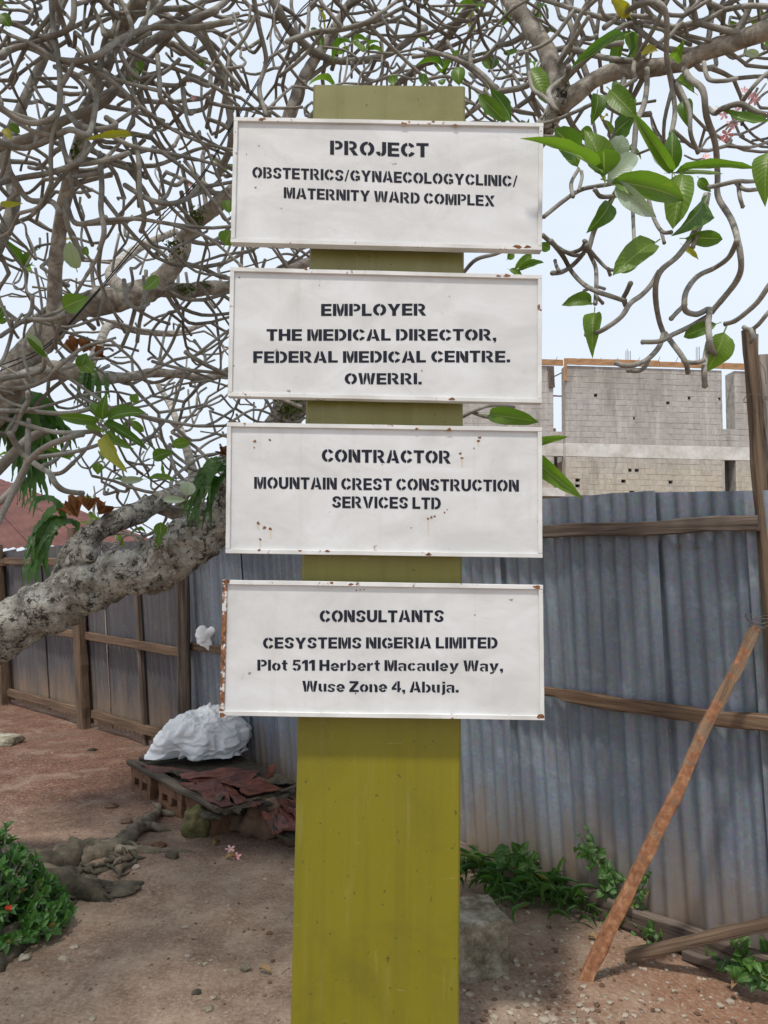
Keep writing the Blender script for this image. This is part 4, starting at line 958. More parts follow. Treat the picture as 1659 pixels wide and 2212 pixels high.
# hand-placed twigs, in the picture's places: (depth, radius px, [(x, y)...])
TW = [
 (2.62, 8.5, [(1478, 150), (1490, 170), (1518, 195), (1526, 250), (1545, 310), (1550, 380), (1551, 425), (1580, 475), (1595, 525), (1601, 575), (1592, 605), (1570, 635), (1536, 675)]),
 (2.60, 7.5, [(1529, 668), (1505, 679), (1482, 672), (1478, 655), (1484, 626), (1508, 596), (1545, 578), (1575, 555), (1592, 520)]),
 (2.60, 6.5, [(1480, 658), (1465, 672), (1450, 688)]),
 (2.58, 8, [(1533, 668), (1530, 700), (1532, 728), (1536, 752), (1549, 768), (1560, 772), (1567, 762)]),
 (2.56, 7.5, [(1530, 740), (1523, 775), (1521, 800), (1523, 836)]),
 (2.6, 6.5, [(1531, 682), (1489, 706), (1455, 722), (1425, 737), (1386, 739)]),
 (2.55, 7.5, [(1525, 420), (1500, 500), (1465, 552), (1430, 582), (1417, 612), (1417, 653), (1424, 693), (1434, 722)]),
 (2.53, 7, [(1436, 720), (1455, 745), (1472, 768), (1482, 785), (1486, 804)]),
 (2.54, 6, [(1476, 779), (1490, 783), (1508, 783), (1520, 778)]),
 (2.52, 7, [(1433, 722), (1423, 750), (1400, 775), (1372, 788), (1350, 790), (1329, 784)]),
 (2.52, 6, [(1402, 774), (1392, 794), (1375, 802), (1357, 800)]),
 (2.6, 7, [(1424, 586), (1406, 616), (1385, 638), (1362, 655), (1342, 684), (1310, 708), (1290, 718), (1266, 723)]),
 (2.65, 6.5, [(1190, 520), (1216, 553), (1236, 588), (1262, 615), (1290, 630), (1320, 640), (1350, 650)]),
 (2.63, 7, [(1352, 660), (1347, 645), (1353, 632), (1362, 612)]),
 (2.65, 6.5, [(1193, 590), (1215, 587), (1237, 573), (1258, 550), (1268, 530)]),
 (2.65, 5, [(1208, 586), (1202, 575), (1199, 563)]),
 (2.66, 6, [(1262, 520), (1276, 553), (1287, 580), (1288, 620), (1286, 656)]),
 (2.66, 5, [(1270, 535), (1293, 562), (1315, 582), (1338, 582)]), (2.66, 5, [(1313, 580), (1318, 594)]),
 (2.66, 4.5, [(1287, 618), (1306, 624)]), (2.66, 5, [(1288, 640), (1302, 655)]), (2.66, 4.5, [(1278, 622), (1262, 628)]),
 (2.70, 7.5, [(1398, 148), (1397, 190), (1390, 230), (1375, 265), (1368, 330), (1352, 380), (1330, 415), (1308, 455), (1285, 495), (1270, 545)]),
 (2.6, 7.5, [(1305, 60), (1345, 30), (1390, 5), (1425, 8), (1440, 40), (1440, 120), (1450, 180), (1458, 240), (1450, 290)]),
 (2.68, 6, [(1175, 468), (1220, 432), (1255, 410), (1290, 402), (1325, 395), (1360, 370)]),
 (2.68, 5.5, [(1238, 425), (1234, 395), (1250, 365)]), (2.68, 5, [(1250, 412), (1257, 385), (1256, 370)]),
 (2.68, 6, [(1172, 508), (1205, 535), (1230, 546), (1255, 538), (1265, 522)]), (2.68, 5, [(1215, 541), (1240, 552), (1262, 548)]),
 (2.7, 5.5, [(1360, 380), (1366, 440), (1368, 480), (1370, 525)]),
 (2.62, 5.5, [(1400, 425), (1412, 470), (1430, 500), (1450, 502)]), (2.62, 5, [(1428, 498), (1435, 525)]),
 (2.6, 6.5, [(1530, 420), (1520, 470), (1508, 500), (1496, 535)]),
 (2.6, 6, [(1518, 405), (1545, 402), (1590, 392), (1620, 392), (1662, 388)]), (2.6, 5.5, [(1595, 396), (1598, 425), (1605, 448)]), (2.6, 5.5, [(1590, 395), (1610, 410), (1645, 408)]),
 (2.5, 7, [(1680, 590), (1659, 620), (1636, 653), (1606, 680), (1586, 694), (1566, 700)]),
 (2.5, 6, [(1680, 655), (1659, 676), (1639, 700), (1622, 712), (1607, 707)]), (2.5, 6, [(1622, 712), (1628, 728), (1622, 738)]),
 (2.6, 6.5, [(1380, 400), (1340, 420), (1300, 425), (1285, 410)]),
 (2.66, 6, [(1205, 240), (1175, 210), (1150, 190), (1140, 140), (1138, 112)]),
 (2.7, 8, [(1195, 232), (1185, 200), (1205, 180), (1225, 165), (1228, 145)]),
 (2.55, 7.5, [(1700, 250), (1640, 245), (1600, 225), (1560, 235), (1545, 245), (1530, 235)]), (2.55, 6, [(1600, 225), (1625, 190), (1655, 160), (1690, 140)]),
 (2.55, 6, [(1520, 135), (1530, 170), (1560, 175), (1590, 170)]), (2.6, 6, [(1460, 175), (1478, 210), (1490, 240), (1492, 290), (1508, 330)]),
 # left, near
 (2.9, 9, [(-20, 130), (50, 100), (130, 130), (200, 125), (260, 85), (330, 60), (420, 60), (500, 45)]),
 (2.9, 8, [(110, -20), (115, 60), (125, 120), (130, 190), (120, 250), (60, 265), (0, 230), (-30, 200)]),
 (2.85, 8, [(-30, 300), (50, 320), (110, 300), (150, 280), (190, 290), (205, 240), (215, 160), (225, 90), (240, 70)]),
 (2.9, 8, [(140, 230), (165, 265), (210, 280), (250, 270), (230, 255)]), (2.9, 7, [(130, 290), (150, 350), (210, 350), (280, 330)]),
 (2.95, 8, [(-20, 40), (40, 55), (90, 80), (150, 60), (160, 0), (150, -30)]),
 (3.0, 7, [(250, -20), (285, 60), (260, 110), (300, 170), (370, 185), (400, 180)]), (3.0, 6.5, [(390, 180), (410, 170), (450, 185), (455, 165)]),
 (3.0, 6.5, [(395, 190), (400, 230), (410, 245), (420, 240)]), (3.0, 6.5, [(340, 120), (345, 180), (350, 215), (395, 240), (440, 235), (450, 210)]),
 (2.9, 8, [(-20, 400), (40, 385), (100, 375), (150, 360), (180, 340), (190, 310)]), (2.9, 8, [(20, 370), (60, 430), (110, 435), (130, 460)]),
 (2.95, 7.5, [(215, 330), (220, 400), (218, 450), (225, 500), (215, 540)]), (2.95, 7, [(290, 300), (300, 350), (302, 420), (312, 470), (305, 500)]),
 (2.95, 7, [(270, 400), (320, 430), (370, 440), (410, 425), (430, 400)]), (2.95, 7.5, [(140, 430), (160, 480), (200, 480), (230, 470)]),
 (2.9, 7.5, [(620, 90), (680, 70), (730, 65), (790, 50), (820, 30)]), (3.1, 7, [(545, -20), (560, 60), (575, 130), (560, 190), (575, 250)]),
 (2.9, 8, [(-30, 1180), (20, 1080), (60, 1000), (100, 965), (150, 945), (178, 938)]), 
 (3.0, 6.5, [(-20, 888), (60, 888), (120, 893), (165, 890), (205, 880)]), (3.0, 6.5, [(-20, 898), (40, 912), (100, 930), (150, 935), (210, 930), (240, 920)]),
 (3.0, 8, [(20, 935), (45, 975), (80, 1005), (107, 1022), (120, 1045), (140, 1060), (178, 1066)]), (3.0, 6, [(112, 1025), (135, 1020), (158, 1000)]),
 (3.0, 6, [(-10, 935), (25, 935), (45, 895), (60, 870), (60, 848)]), (3.0, 6, [(-20, 820), (50, 812), (90, 800), (96, 780), (98, 765)]),
 (3.0, 6, [(-20, 835), (50, 838), (100, 820), (118, 800), (140, 780)]), (2.95, 6, [(0, 727), (40, 700), (60, 690), (110, 690), (140, 680)]), (2.95, 6, [(50, 695), (68, 670), (70, 640)]),
 (2.95, 5.5, [(-10, 800), (10, 770), (25, 720), (25, 690)]),
 (3.3, 6, [(268, 605), (275, 650), (300, 668), (320, 655)]), (3.3, 6, [(400, 760), (430, 780), (470, 800), (560, 840), (650, 880)]),
 (4.0, 5, [(1000, 590), (1030, 560), (1080, 545), (1130, 510), (1170, 470)]), (3.6, 5, [(990, 905), (1030, 885), (1065, 875), (1110, 880)]), (3.6, 5, [(1020, 890), (1050, 900), (1095, 905)]),
]
seg_paths = []
def jitter_path(P, k=.012):
    return [p+Vector((noise.noise(p*9+Vector((i, 0, 0))), noise.noise(p*9+Vector((0, 7, i)))*2, noise.noise(p*9+Vector((0, 0, 3+i)))))*k for i, p in enumerate(P)]
occ = {}
CELL = 34
def mark(px, py, w=1):
    k = (int(px//CELL), int(py//CELL)); occ[k] = occ.get(k, 0)+w
tips = []
seeds = []
for Y, r, pts in TW:
    n = len(pts); P = [at(x, y, Y+.10*math.sin(i*.9+x*.01)) for i, (x, y) in enumerate(pts)]
    sp = smooth_path(P, 5); mb = MB(); R = r/FPX*Y*.86
    rad = [R*(1.0-.12*i/len(sp)+.05*noise.noise(Vector((i*.8, Y*9, 1)))) for i in range(len(sp))]
    rad[-1] *= 1.15
    tube(mb, sp, rad, 8, .05, 30); mb.build('branch', M['twig'], tree, smooth=True)
    for p in sp:
        q = proj(p); mark(*q, r/7)
    tips.append((sp[-1], (sp[-1]-sp[-2]).normalized(), sp[0]))
    if pts[0][0] < 700 or pts[0][1] < 120:
        for i in range(3, len(sp)-1, 4): seeds.append((sp[i], (sp[i+1]-sp[i]).normalized(), R*.9))

# wanted density over the picture for the smaller twigs
def target(x, y):
    if -250 < x < 720 and -450 < y < 1190:
        if y < 60: t = .58
        elif y < 430: t = .47 - .1*max(0, (x-380)/300)
        elif y < 640: t = .42
        elif y < 850: t = .42 if x > 130 else .3
        elif y < 1030: t = .48 if x > 200 else .28
        else: t = .5 if 200 < x < 500 else 0
        if x < 110 and y > 1000: t = 0
        if x < 45 and 430 < y < 1000: t *= .6
        return t
    if 700 <= x < 1180 and -450 < y < 300: return .68 if y < 170 else .42
    if 980 < x < 1180 and 520 < y < 600: return .7
    if 980 < x < 1075 and 870 < y < 920: return .5
    if 440 < x < 700 and y < 600: return .6
    if 1180 <= x < 1320 and -450 < y < 110: return .3
    if 1320 <= x < 1900 and -450 < y < 60: return .5
    if 1320 <= x < 1900 and 60 <= y < 180: return .3
    if 1250 <= x < 1900 and 180 <= y < 330: return .2
    return 0
def depth_rng(x, y):
    if x < 720 and y < 450: return (3.7, 8.0)
    if x < 720 and y < 640: return (4.6, 8.5)
    if x < 720: return (5.2, 9.5)
    if x < 1200: return (3.9, 8.5)
    return (2.75, 4.8)
for sp, e, rr_, st in ((C1, 0, .016, 4), (C2, 0, .017, 3), (C3, 0, .014, 3), (C4, 0, .018, 3), (D1, 0, .014, 3), (R1, 0, .016, 4), (R2, 0, .015, 6),
                       (T1, 0, .017, 3), (T2, 0, .016, 3), (T3, 0, .015, 3), (T4, 0, .015, 3), (T5, 0, .014, 3), (E1, 0, .013, 2), (E2, 0, .013, 2), (E4, 0, .013, 2), (B[40:], 0, .014, 3)):
    for i in range(2, len(sp)-1, st): seeds.append((sp[i], None, rr_))
    seeds.append((sp[-1], (sp[-1]-sp[-2]).normalized(), rr_))
    for i in range(0, len(sp), 2): mark(*proj(sp[i]), 1.0)
R_ = random.Random(21)
groups = {}; queue = []
for k, (p, d, r) in enumerate(seeds):
    if d is None or R_.random() < .7:
        d = Vector((R_.gauss(0, 1), R_.gauss(0, .8), R_.gauss(.1, .8))).normalized()
    queue.append((p, d, r*.88, 0, k))
nseg = 0; MAXSEG = 8500
cube = {}
while queue and nseg < MAXSEG:
    i = R_.randrange(len(queue)) if R_.random() < .5 else R_.randrange(max(1, len(queue)//2)); p, d, r, gen, gid = queue.pop(i)
    best = None
    for _ in range(9):
        L = R_.uniform(.10, .30)*(1.3 if gen < 3 else .95)
        nd = (d+Vector((R_.gauss(0, .38), R_.gauss(.45 if p.y < 5 and p.x < -.3 else .05, .38), R_.gauss(.0, .38)))).normalized()
        bend = Vector((R_.gauss(0, .5), R_.gauss(0, .5), R_.gauss(.4, .6)))
        p1 = p+nd*L*.5; d2 = (nd+bend*.55).normalized(); p2 = p1+d2*L*.5; d3 = (d2+bend*.3).normalized()
        x, y = proj(p2); t = target(x, y)
        if t <= 0: continue
        lo, hi = depth_rng(x, y)
        pen = 0
        if p2.y < lo: pen = (lo-p2.y)*4 if p2.y < p.y+.03 else .12
        if p2.y > hi: pen = (p2.y-hi)*4
        if p2.y < 2.75 and x < 1250: continue
        if y > 960 and p2.y < 4.3: continue
        c = occ.get((int(x//CELL), int(y//CELL)), 0)
        cost = c/(t*8.2)+pen+R_.uniform(0, .15)
        k3 = (int(p2.x*9), int(p2.y*9), int(p2.z*9)); cost += .25*cube.get(k3, 0)
        if cost < 1.15 and (best is None or cost < best[0]): best = (cost, p1, d2, p2, d3, L, k3)
    if best is None: continue
    _, p1, d2, p2, d3, L, k3 = best
    path = smooth_path([p, p1, p2], 3)
    r2 = max(.0058, r*R_.uniform(.76, .90))
    groups.setdefault(gid, []).append((path, r, r2, gen)); nseg += 1
    cube[k3] = cube.get(k3, 0)+1
    for q in path[1:]:
        mark(*proj(q), r*FPX/q.y/6)
    m = R_.choices((0, 1, 2, 3), (.05, .12, .58, .25))[0] if gen < 9 else 0
    # forks spread evenly round the shoot
    a = d3.orthogonal().normalized(); ph = R_.uniform(0, 6.28); bq = d3.cross(a)
    for k in range(m):
        an = ph+k*2*math.pi/max(m, 2); sp_ = R_.uniform(.5, .95) if m > 1 else .2
        nd = (d3+(a*math.cos(an)+bq*math.sin(an))*sp_).normalized()
        queue.append((p2, nd, r2, gen+1, gid))
    if m == 0 or gen >= 3: tips.append((p2, d3, p))
# the crown goes on overhead, unseen, shaped to dapple the ground, not the signs
oseeds = [(segs[-1][0][-1], segs[-1][2]) for segs in groups.values() if segs[-1][0][-1].z > 3.0]
for sp in (T1, T3, T4, T5, R1, C4, C2): oseeds.append((sp[-1] if proj(sp[-1])[1] < 0 else sp[0], .013))
q2 = [(p, Vector((R_.gauss(0, .5), -1, .5)).normalized(), .013, 0, 1000+k) for k, (p, r) in enumerate(oseeds)]
n2 = 0; cube2 = {}; otips = []
while q2 and n2 < 800:
    p, d, r, gen, gid = q2.pop(R_.randrange(len(q2))); best = None
    for _ in range(8):
        L = R_.uniform(.14, .34); nd = (d+Vector((R_.gauss(0, .35), R_.gauss(-.12, .35), R_.gauss(0, .3)))).normalized()
        p1 = p+nd*L*.5; d2 = (nd+Vector((R_.gauss(0, .25), R_.gauss(0, .25), R_.gauss(.2, .3)))).normalized(); p2 = p1+d2*L*.5
        x, y = proj(p2); outside = y < -60 or p2.y < .6
        if not outside or not (-3.4 < p2.x < -.95) or not (-.6 < p2.y < 3.6) or p2.z > 4.6 or p2.z < 2.7: continue
        k3 = (int(p2.x*5+50), int(p2.y*5+50), int(p2.z*2.5)); c = cube2.get(k3, 0)+R_.uniform(0, .3)
        if c < 3.2 and (best is None or c < best[0]): best = (c, p1, p2, d2, k3)
    if best is None: continue
    _, p1, p2, d2, k3 = best; cube2[k3] = cube2.get(k3, 0)+1; r2 = max(.0078, r*.93)
    groups.setdefault(gid, []).append((smooth_path([p, p1, p2], 2), r, r2, gen)); n2 += 1; otips.append((p2, d2))
    for k in range(R_.choice((1, 2, 2, 3))): q2.append((p2, (d2+Vector((R_.gauss(0, .6), R_.gauss(0, .6), R_.gauss(0, .4)))).normalized(), r2, gen+1, gid))
for gid, segs in groups.items():
    mb = MB()
    for path, r0, r1, gen in segs:
        n = len(path); tube(mb, path, [r0+(r1*.96-r0)*j/(n-1) for j in range(n-1)]+[r1*1.12], 6)
    mb.build('twig_spray', M['twig'], tree, smooth=True)
print('segments', nseg, 'tips', len(tips), 'queue', len(queue))

# ------------------------------------------------------------------ leaves
def leaf_mesh(name, m, bend=.18, fold=.12, wav=.02, shape=0, seed=0, n=9):
    """unit leaf along +Y, width 1 (x -.5...5), normal +Z"""
    mb = MB(); r = random.Random(seed); uvs = []
    for i in range(n+1):
        t = i/n
        if shape == 0: w = math.sin(math.pi*min(1, (t*.96+.02))**1.05)**.58
        elif shape == 1: w = math.sin(math.pi*t**.7)**.9
        else: w = math.sin(math.pi*t**1.3)**.65
        if i == 0: w = .05
        if i == n: w = .02
        zc = bend*(t*(1-t)*1.6)-bend*.5*t*t
        for sx in (-.5, -.27, 0, .27, .5):
            z = zc+fold*abs(sx)*w+wav*math.sin(t*17+seed+sx*4)*abs(sx)*2
            mb.v.append((sx*w, t, z)); uvs.append((.5+sx, t))
    for i in range(n):
        for k in range(4): mb.f.append((i*5+k, i*5+k+1, i*5+k+6, i*5+k+5))
    n0 = len(mb.v); mb.v += [(-.03, -.16, .0), (.03, -.16, .0), (.03, .02, .0), (-.03, .02, .0)]; uvs += [(.5, 0)]*4
    mb.f.append((n0, n0+1, n0+2, n0+3))
    me = mb.mesh(name); ul = me.uv_layers.new(name='UVMap')
    for lp_ in me.loops: ul.data[lp_.index].uv = uvs[lp_.vertex_index]
    me.materials.append(m); me.polygons.foreach_set('use_smooth', [True]*len(me.polygons)); return me
LM = [leaf_mesh('leaf', M['leaf'], b, f, w, s, i) for i, (b, f, w, s) in enumerate(((.22, .2, .02, 0), (.4, .3, .025, 1), (-.2, .15, .02, 2), (.5, .35, .02, 0), (.15, .32, .03, 1)))]
LP = leaf_mesh('leaf', M['leaf_pale'], .2, .15, .02, 0, 9); LY = leaf_mesh('leaf', M['leaf_yellow'], .15, .2, .03, 1, 10)
def put_leaf(me, base, tip, width, parent, nh=None, name='leaf'):
    ax = tip-base; L = ax.length; ax.normalize()
    if nh is None: nh = (CAM-base).normalized()
    x = ax.cross(nh).normalized(); z = x.cross(ax)
    mt = Matrix((x*width, ax*L, z*L)).transposed().to_4x4(); mt.translation = base
    return link(name, me, None, parent, mt)
LV = [  # (kind, base xy, tip xy, width px, base depth, tip depth)
 (0, (1305, 388), (1146, 290), 22, 2.45, 2.22), (1, (1302, 378), (1268, 275), 52, 2.5, 2.45), (2, (1305, 380), (1304, 320), 60, 2.4, 2.35), ('p', (1312, 395), (1377, 328), 36, 2.4, 2.4),
 (3, (1322, 392), (1480, 426), 46, 2.4, 2.35), ('p', (1332, 395), (1408, 466), 34, 2.4, 2.3), ('p', (1325, 350), (1345, 292), 40, 2.55, 2.5), (0, (1246, 338), (1203, 280), 48, 2.6, 2.5),
 (1, (1290, 203), (1282, 264), 33, 2.7, 2.7), (0, (1318, 195), (1370, 246), 38, 2.7, 2.6), (2, (1372, 250), (1320, 293), 40, 2.75, 2.7),
 (3, (1452, 370), (1376, 256), 24, 2.5, 2.35), (1, (1452, 372), (1452, 278), 34, 2.5, 2.45), (0, (1458, 372), (1624, 356), 17, 2.5, 2.3), ('p', (1455, 374), (1560, 374), 8, 2.5, 2.4), ('p', (1448, 368), (1410, 328), 20, 2.5, 2.5),
 (0, (1476, 376), (1455, 484), 50, 2.45, 2.4), (4, (1520, 438), (1462, 506), 44, 2.5, 2.4), (1, (1318, 438), (1274, 500), 36, 2.65, 2.65), (2, (1480, 515), (1558, 515), 30, 2.5, 2.5),
 (0, (1414, 525), (1332, 583), 46, 2.5, 2.4), (1, (1480, 215), (1490, 277), 28, 2.6, 2.6), (1, (1660, 330), (1650, 436), 44, 2.2, 2.2), (0, (1144, 148), (1180, 215), 36, 2.8, 2.75), (2, (1059, 192), (1110, 262), 34, 2.85, 2.8),
 (0, (1034, 205), (1090, 260), 26, 2.8, 2.8), (1, (992, 184), (990, 138), 27, 2.75, 2.75), (1, (955, 184), (958, 168), 16, 2.75, 2.75), (2, (914, 184), (915, 160), 22, 2.75, 2.75), (2, (850, 184), (848, 163), 20, 2.75, 2.75),
 (0, (1349, 77), (1244, 133), 20, 2.5, 2.4), (1, (1450, 125), (1475, 95), 28, 2.7, 2.6), ('y', (1360, 35), (1320, -5), 25, 2.7, 2.65), ('y', (1388, 112), (1420, 108), 22, 2.75, 2.7),
 (3, (1278, 655), (1223, 652), 27, 2.64, 2.6), (1, (1284, 676), (1278, 762), 33, 2.6, 2.55), (0, (1547, 700), (1476, 727), 26, 2.55, 2.6), (1, (1564, 718), (1528, 805), 48, 2.55, 2.6), (2, (1395, 552), (1330, 586), 26, 2.6, 2.6),
 (0, (1055, 897), (1153, 908), 32, 2.9, 2.7), (1, (1090, 905), (1060, 885), 16, 2.9, 2.9), (1, (1118, 585), (1178, 562), 14, 2.9, 2.9), (0, (1112, 580), (1150, 548), 16, 2.9, 2.9), (0, (1100, 582), (1128, 598), 14, 2.9, 2.9), (1, (1096, 560), (1112, 545), 14, 2.9, 2.9),
 (0, (1140, 965), (1219, 943), 15, 2.7, 2.55), (3, (1140, 985), (1236, 1060), 34, 2.7, 2.5), (2, (1165, 525), (1188, 540), 18, 2.8, 2.8), (0, (1500, 200), (1455, 165), 20, 2.7, 2.8), (2, (1560, 235), (1659, 272), 22, 2.5, 2.4), ('p', (1640, 118), (1610, 112), 14, 2.5, 2.5),
 ('y', (1475, 530), (1510, 560), 12, 2.6, 2.6), (1, (1510, 385), (1535, 415), 18, 2.6, 2.6), (0, (1248, 360), (1225, 300), 30, 2.7, 2.7), (2, (1250, 290), (1280, 285), 24, 2.7, 2.7),
 # left
 (1, (137, 665), (190, 642), 36, 2.7, 2.7), (2, (310, 625), (345, 600), 28, 2.8, 2.8), ('p', (88, 762), (60, 722), 20, 2.8, 2.7), (0, (100, 770), (60, 732), 12, 2.8, 2.7),
 (1, (220, 905), (228, 852), 22, 2.9, 2.85), (0, (232, 908), (305, 886), 28, 2.9, 2.8), (0, (215, 908), (128, 900), 20, 2.9, 2.8), (0, (225, 912), (310, 960), 18, 2.9, 2.8), ('y', (225, 940), (268, 1018), 30, 2.85, 2.75), (3, (218, 905), (195, 868), 16, 2.9, 2.9),
 (0, (235, 930), (280, 968), 16, 2.9, 2.8), (1, (185, 920), (225, 932), 14, 2.9, 2.9), (0, (285, 910), (310, 932), 16, 3, 3), (1, (283, 868), (298, 850), 18, 3, 3), (1, (200, 805), (170, 780), 28, 3.0, 3.0), (1, (172, 797), (188, 762), 26, 3, 3),
 ('p', (310, 1035), (258, 1038), 14, 3.0, 3.0), ('p', (400, 1080), (350, 1078), 14, 3.0, 3.0), ('p', (402, 1070), (408, 1040), 28, 3.0, 3.0), (0, (380, 1040), (318, 1030), 14, 3.2, 3.2), (2, (345, 1165), (348, 1128), 24, 3.3, 3.3), (0, (342, 1180), (345, 1150), 12, 3.3, 3.3),
 (1, (330, 990), (372, 975), 24, 3.4, 3.4), (0, (372, 960), (410, 955), 20, 3.6, 3.6), (1, (215, 1000), (210, 1025), 20, 3.2, 3.2), (1, (140, 985), (165, 975), 16, 3.2, 3.2), (3, (100, 970), (150, 990), 10, 3.2, 3.2),
 ('y', (285, 292), (184, 300), 14, 2.7, 2.6), ('y', (0, 440), (48, 440), 12, 2.6, 2.6), ('y', (8, 278), (25, 302), 14, 2.8, 2.8), (0, (20, 270), (42, 285), 16, 2.9, 2.9), (0, (0, 30), (20, 55), 24, 2.9, 2.9), (1, (430, 140), (450, 125), 16, 3.2, 3.2),
 ('p', (165, 580), (150, 525), 30, 2.8, 2.7), (1, (190, 553), (183, 530), 14, 3, 3), (1, (-5, 685), (12, 660), 16, 3.2, 3.2), (0, (-6, 695), (15, 690), 12, 3.2, 3.2), (1, (485, 530), (500, 495), 34, 3.4, 3.4), (0, (495, 460), (488, 430), 22, 3.3, 3.3),
 (0, (310, 80), (295, 60), 18, 3.3, 3.3), (2, (300, 165), (293, 125), 26, 3.2, 3.2), (0, (262, 160), (300, 180), 14, 3.2, 3.2), (1, (255, 165), (250, 182), 12, 3.2, 3.2),
]
for k, b, t, w, yb, yt in LV:
    me = LP if k == 'p' else LY if k == 'y' else LM[k]
    B_ = at(*b, yb); T_ = at(*t, yt); nh = ((CAM-B_).normalized()+Vector((rnd.gauss(0, .25), 0, rnd.gauss(.1, .25)))).normalized()
    put_leaf(me, B_, T_, w/FPX*(yb+yt)/2*1.22, tree, nh)
# leaf clusters at twig ends
lr = random.Random(5); nl = 0
cand = [t for t in tips[len(TW):]]; lr.shuffle(cand)
for p, d, p0 in cand:
    x, y = proj(p)
    if not (-80 < x < 1750 and -80 < y < 1160): continue
    if lr.random() > (.12 if x < 700 and y < 850 else .22 if x < 700 else .22): continue
    if nl > 188: break
    for k in range(lr.choice((1, 1, 2, 3))):
        dd = (d*.7+Vector((lr.gauss(0, .7), lr.gauss(0, .7), lr.gauss(.1, .5)))).normalized()
        L = lr.uniform(.08, .17); me = LY if lr.random() < .07 else LM[lr.randrange(5)]
        put_leaf(me, p, p+dd*L, L*lr.uniform(.3, .42), tree, Vector((lr.gauss(0, .6), lr.gauss(-.5, .5), 1)).normalized()); nl += 1

ol = MB()  # leaves on the unseen overhead twigs, added for dappled shade
for p, d in otips:
    if lr.random() < .22:
        for k in range(3):
            dd = (d*.6+Vector((lr.gauss(0, .8), lr.gauss(0, .8), lr.gauss(0, .4)))).normalized(); L = lr.uniform(.1, .2); me = LM[lr.randrange(5)]
            x = dd.cross(Vector((lr.gauss(0, .4), lr.gauss(0, .4), 1))).normalized(); z = x.cross(dd)
            mt = Matrix((x*L*.36, dd*L, z*L)).transposed().to_4x4(); mt.translation = p
            ol.add([mt @ v.co for v in me.vertices], [tuple(q.vertices) for q in me.polygons])
if ol.v: tag(ol.build('foliage', M['leaf'], tree, smooth=True), kind='stuff')
print('overhead', n2)
# flowers
fm = MB()
for k in range(5):
    an = k*1.2566; c, s_ = math.cos(an), math.sin(an); pts = []
    for (u, v, z) in ((0, 0, 0), (.32, .22, .12), (.75, .34, .2), (1, .12, .16), (.9, -.12, .14), (.4, -.2, .06)):
        pts.append((u*c-v*s_, u*s_+v*c, z))
    fm.add(pts, [(0, 5, 4, 1), (1, 4, 3, 2)])
tube(fm, [Vector((0, 0, -.7)), Vector((0, 0, -.3)), Vector((0, 0, .02))], [.05, .06, .08], 5)
FM = fm.mesh('flower'); FM.materials.append(M['pink'])
def flower(p, s, nrm, parent=tree):
    q = nrm.to_track_quat('Z', 'Y').to_matrix().to_4x4(); q = Matrix.Translation(p) @ q @ Matrix.Rotation(rnd.uniform(0, 6), 4, 'Z') @ Matrix.Scale(s, 4)
    return link('flower', FM, None, parent, q)
for (x, y, s, Y) in ((1570, 290, 16, 2.55), (1558, 300, 13, 2.56), (1580, 270, 14, 2.57), (1565, 248, 12, 2.58), (1590, 240, 14, 2.56), (1630, 215, 13, 2.55), (1622, 205, 11, 2.55), (1607, 195, 9, 2.56), (1550, 238, 9, 2.6),
                     (1524, 338, 11, 2.55), (1520, 343, 8, 2.55), (408, 175, 7, 3.3), (418, 213, 8, 3.3), (410, 400, 6, 3.5), (412, 413, 6, 3.5), (474, 357, 5, 3.5), (466, 350, 4, 3.5)):
    p = at(x, y, Y); flower(p, s/FPX*Y, (Vector((rnd.gauss(0, .5), -1, rnd.gauss(-.1, .5)))).normalized())
mb = MB()
for pts in ([(1640, 255), (1600, 262), (1580, 265), (1568, 280)], [(1585, 265), (1592, 245)], [(1655, 180), (1640, 200), (1625, 210)], [(1478, 335), (1500, 345), (1520, 342)], [(1605, 205), (1600, 225)]):
    tube(mb, smooth_path([at(x, y, 2.56) for x, y in pts], 4), .0035, 5)
mb.build('flower_stalk', M['twig'], tree, smooth=True)

# moss cushions on the limbs
mb = MB(); mr = random.Random(3)
for (x, y, Y, sx, sy, nn) in ((425, 468, 4.02, 16, 20, 120), (376, 532, 4.08, 20, 22, 140), (628, 872, 3.5, 28, 30, 260), (402, 625, 4.2, 22, 7, 90), (440, 615, 4.3, 12, 5, 40), (167, 325, 3.5, 9, 22, 70)):
    for k in range(nn):
        p = at(x+mr.gauss(0, sx*.5), y+mr.gauss(0, sy*.5), Y+mr.uniform(-.05, .05)); s_ = mr.uniform(.008, .02)
        a = Vector((mr.gauss(0, 1), mr.gauss(0, 1), mr.gauss(0, 1))).normalized()*s_; b = Vector((mr.gauss(0, 1), mr.gauss(0, 1), mr.gauss(0, 1))).normalized()*s_
        mb.add([p, p+a, p+b, p-a*.6+b*.3], [(0, 1, 2), (0, 2, 3)])
o = mb.build('moss', M['moss'], tree); o['kind'] = 'stuff'

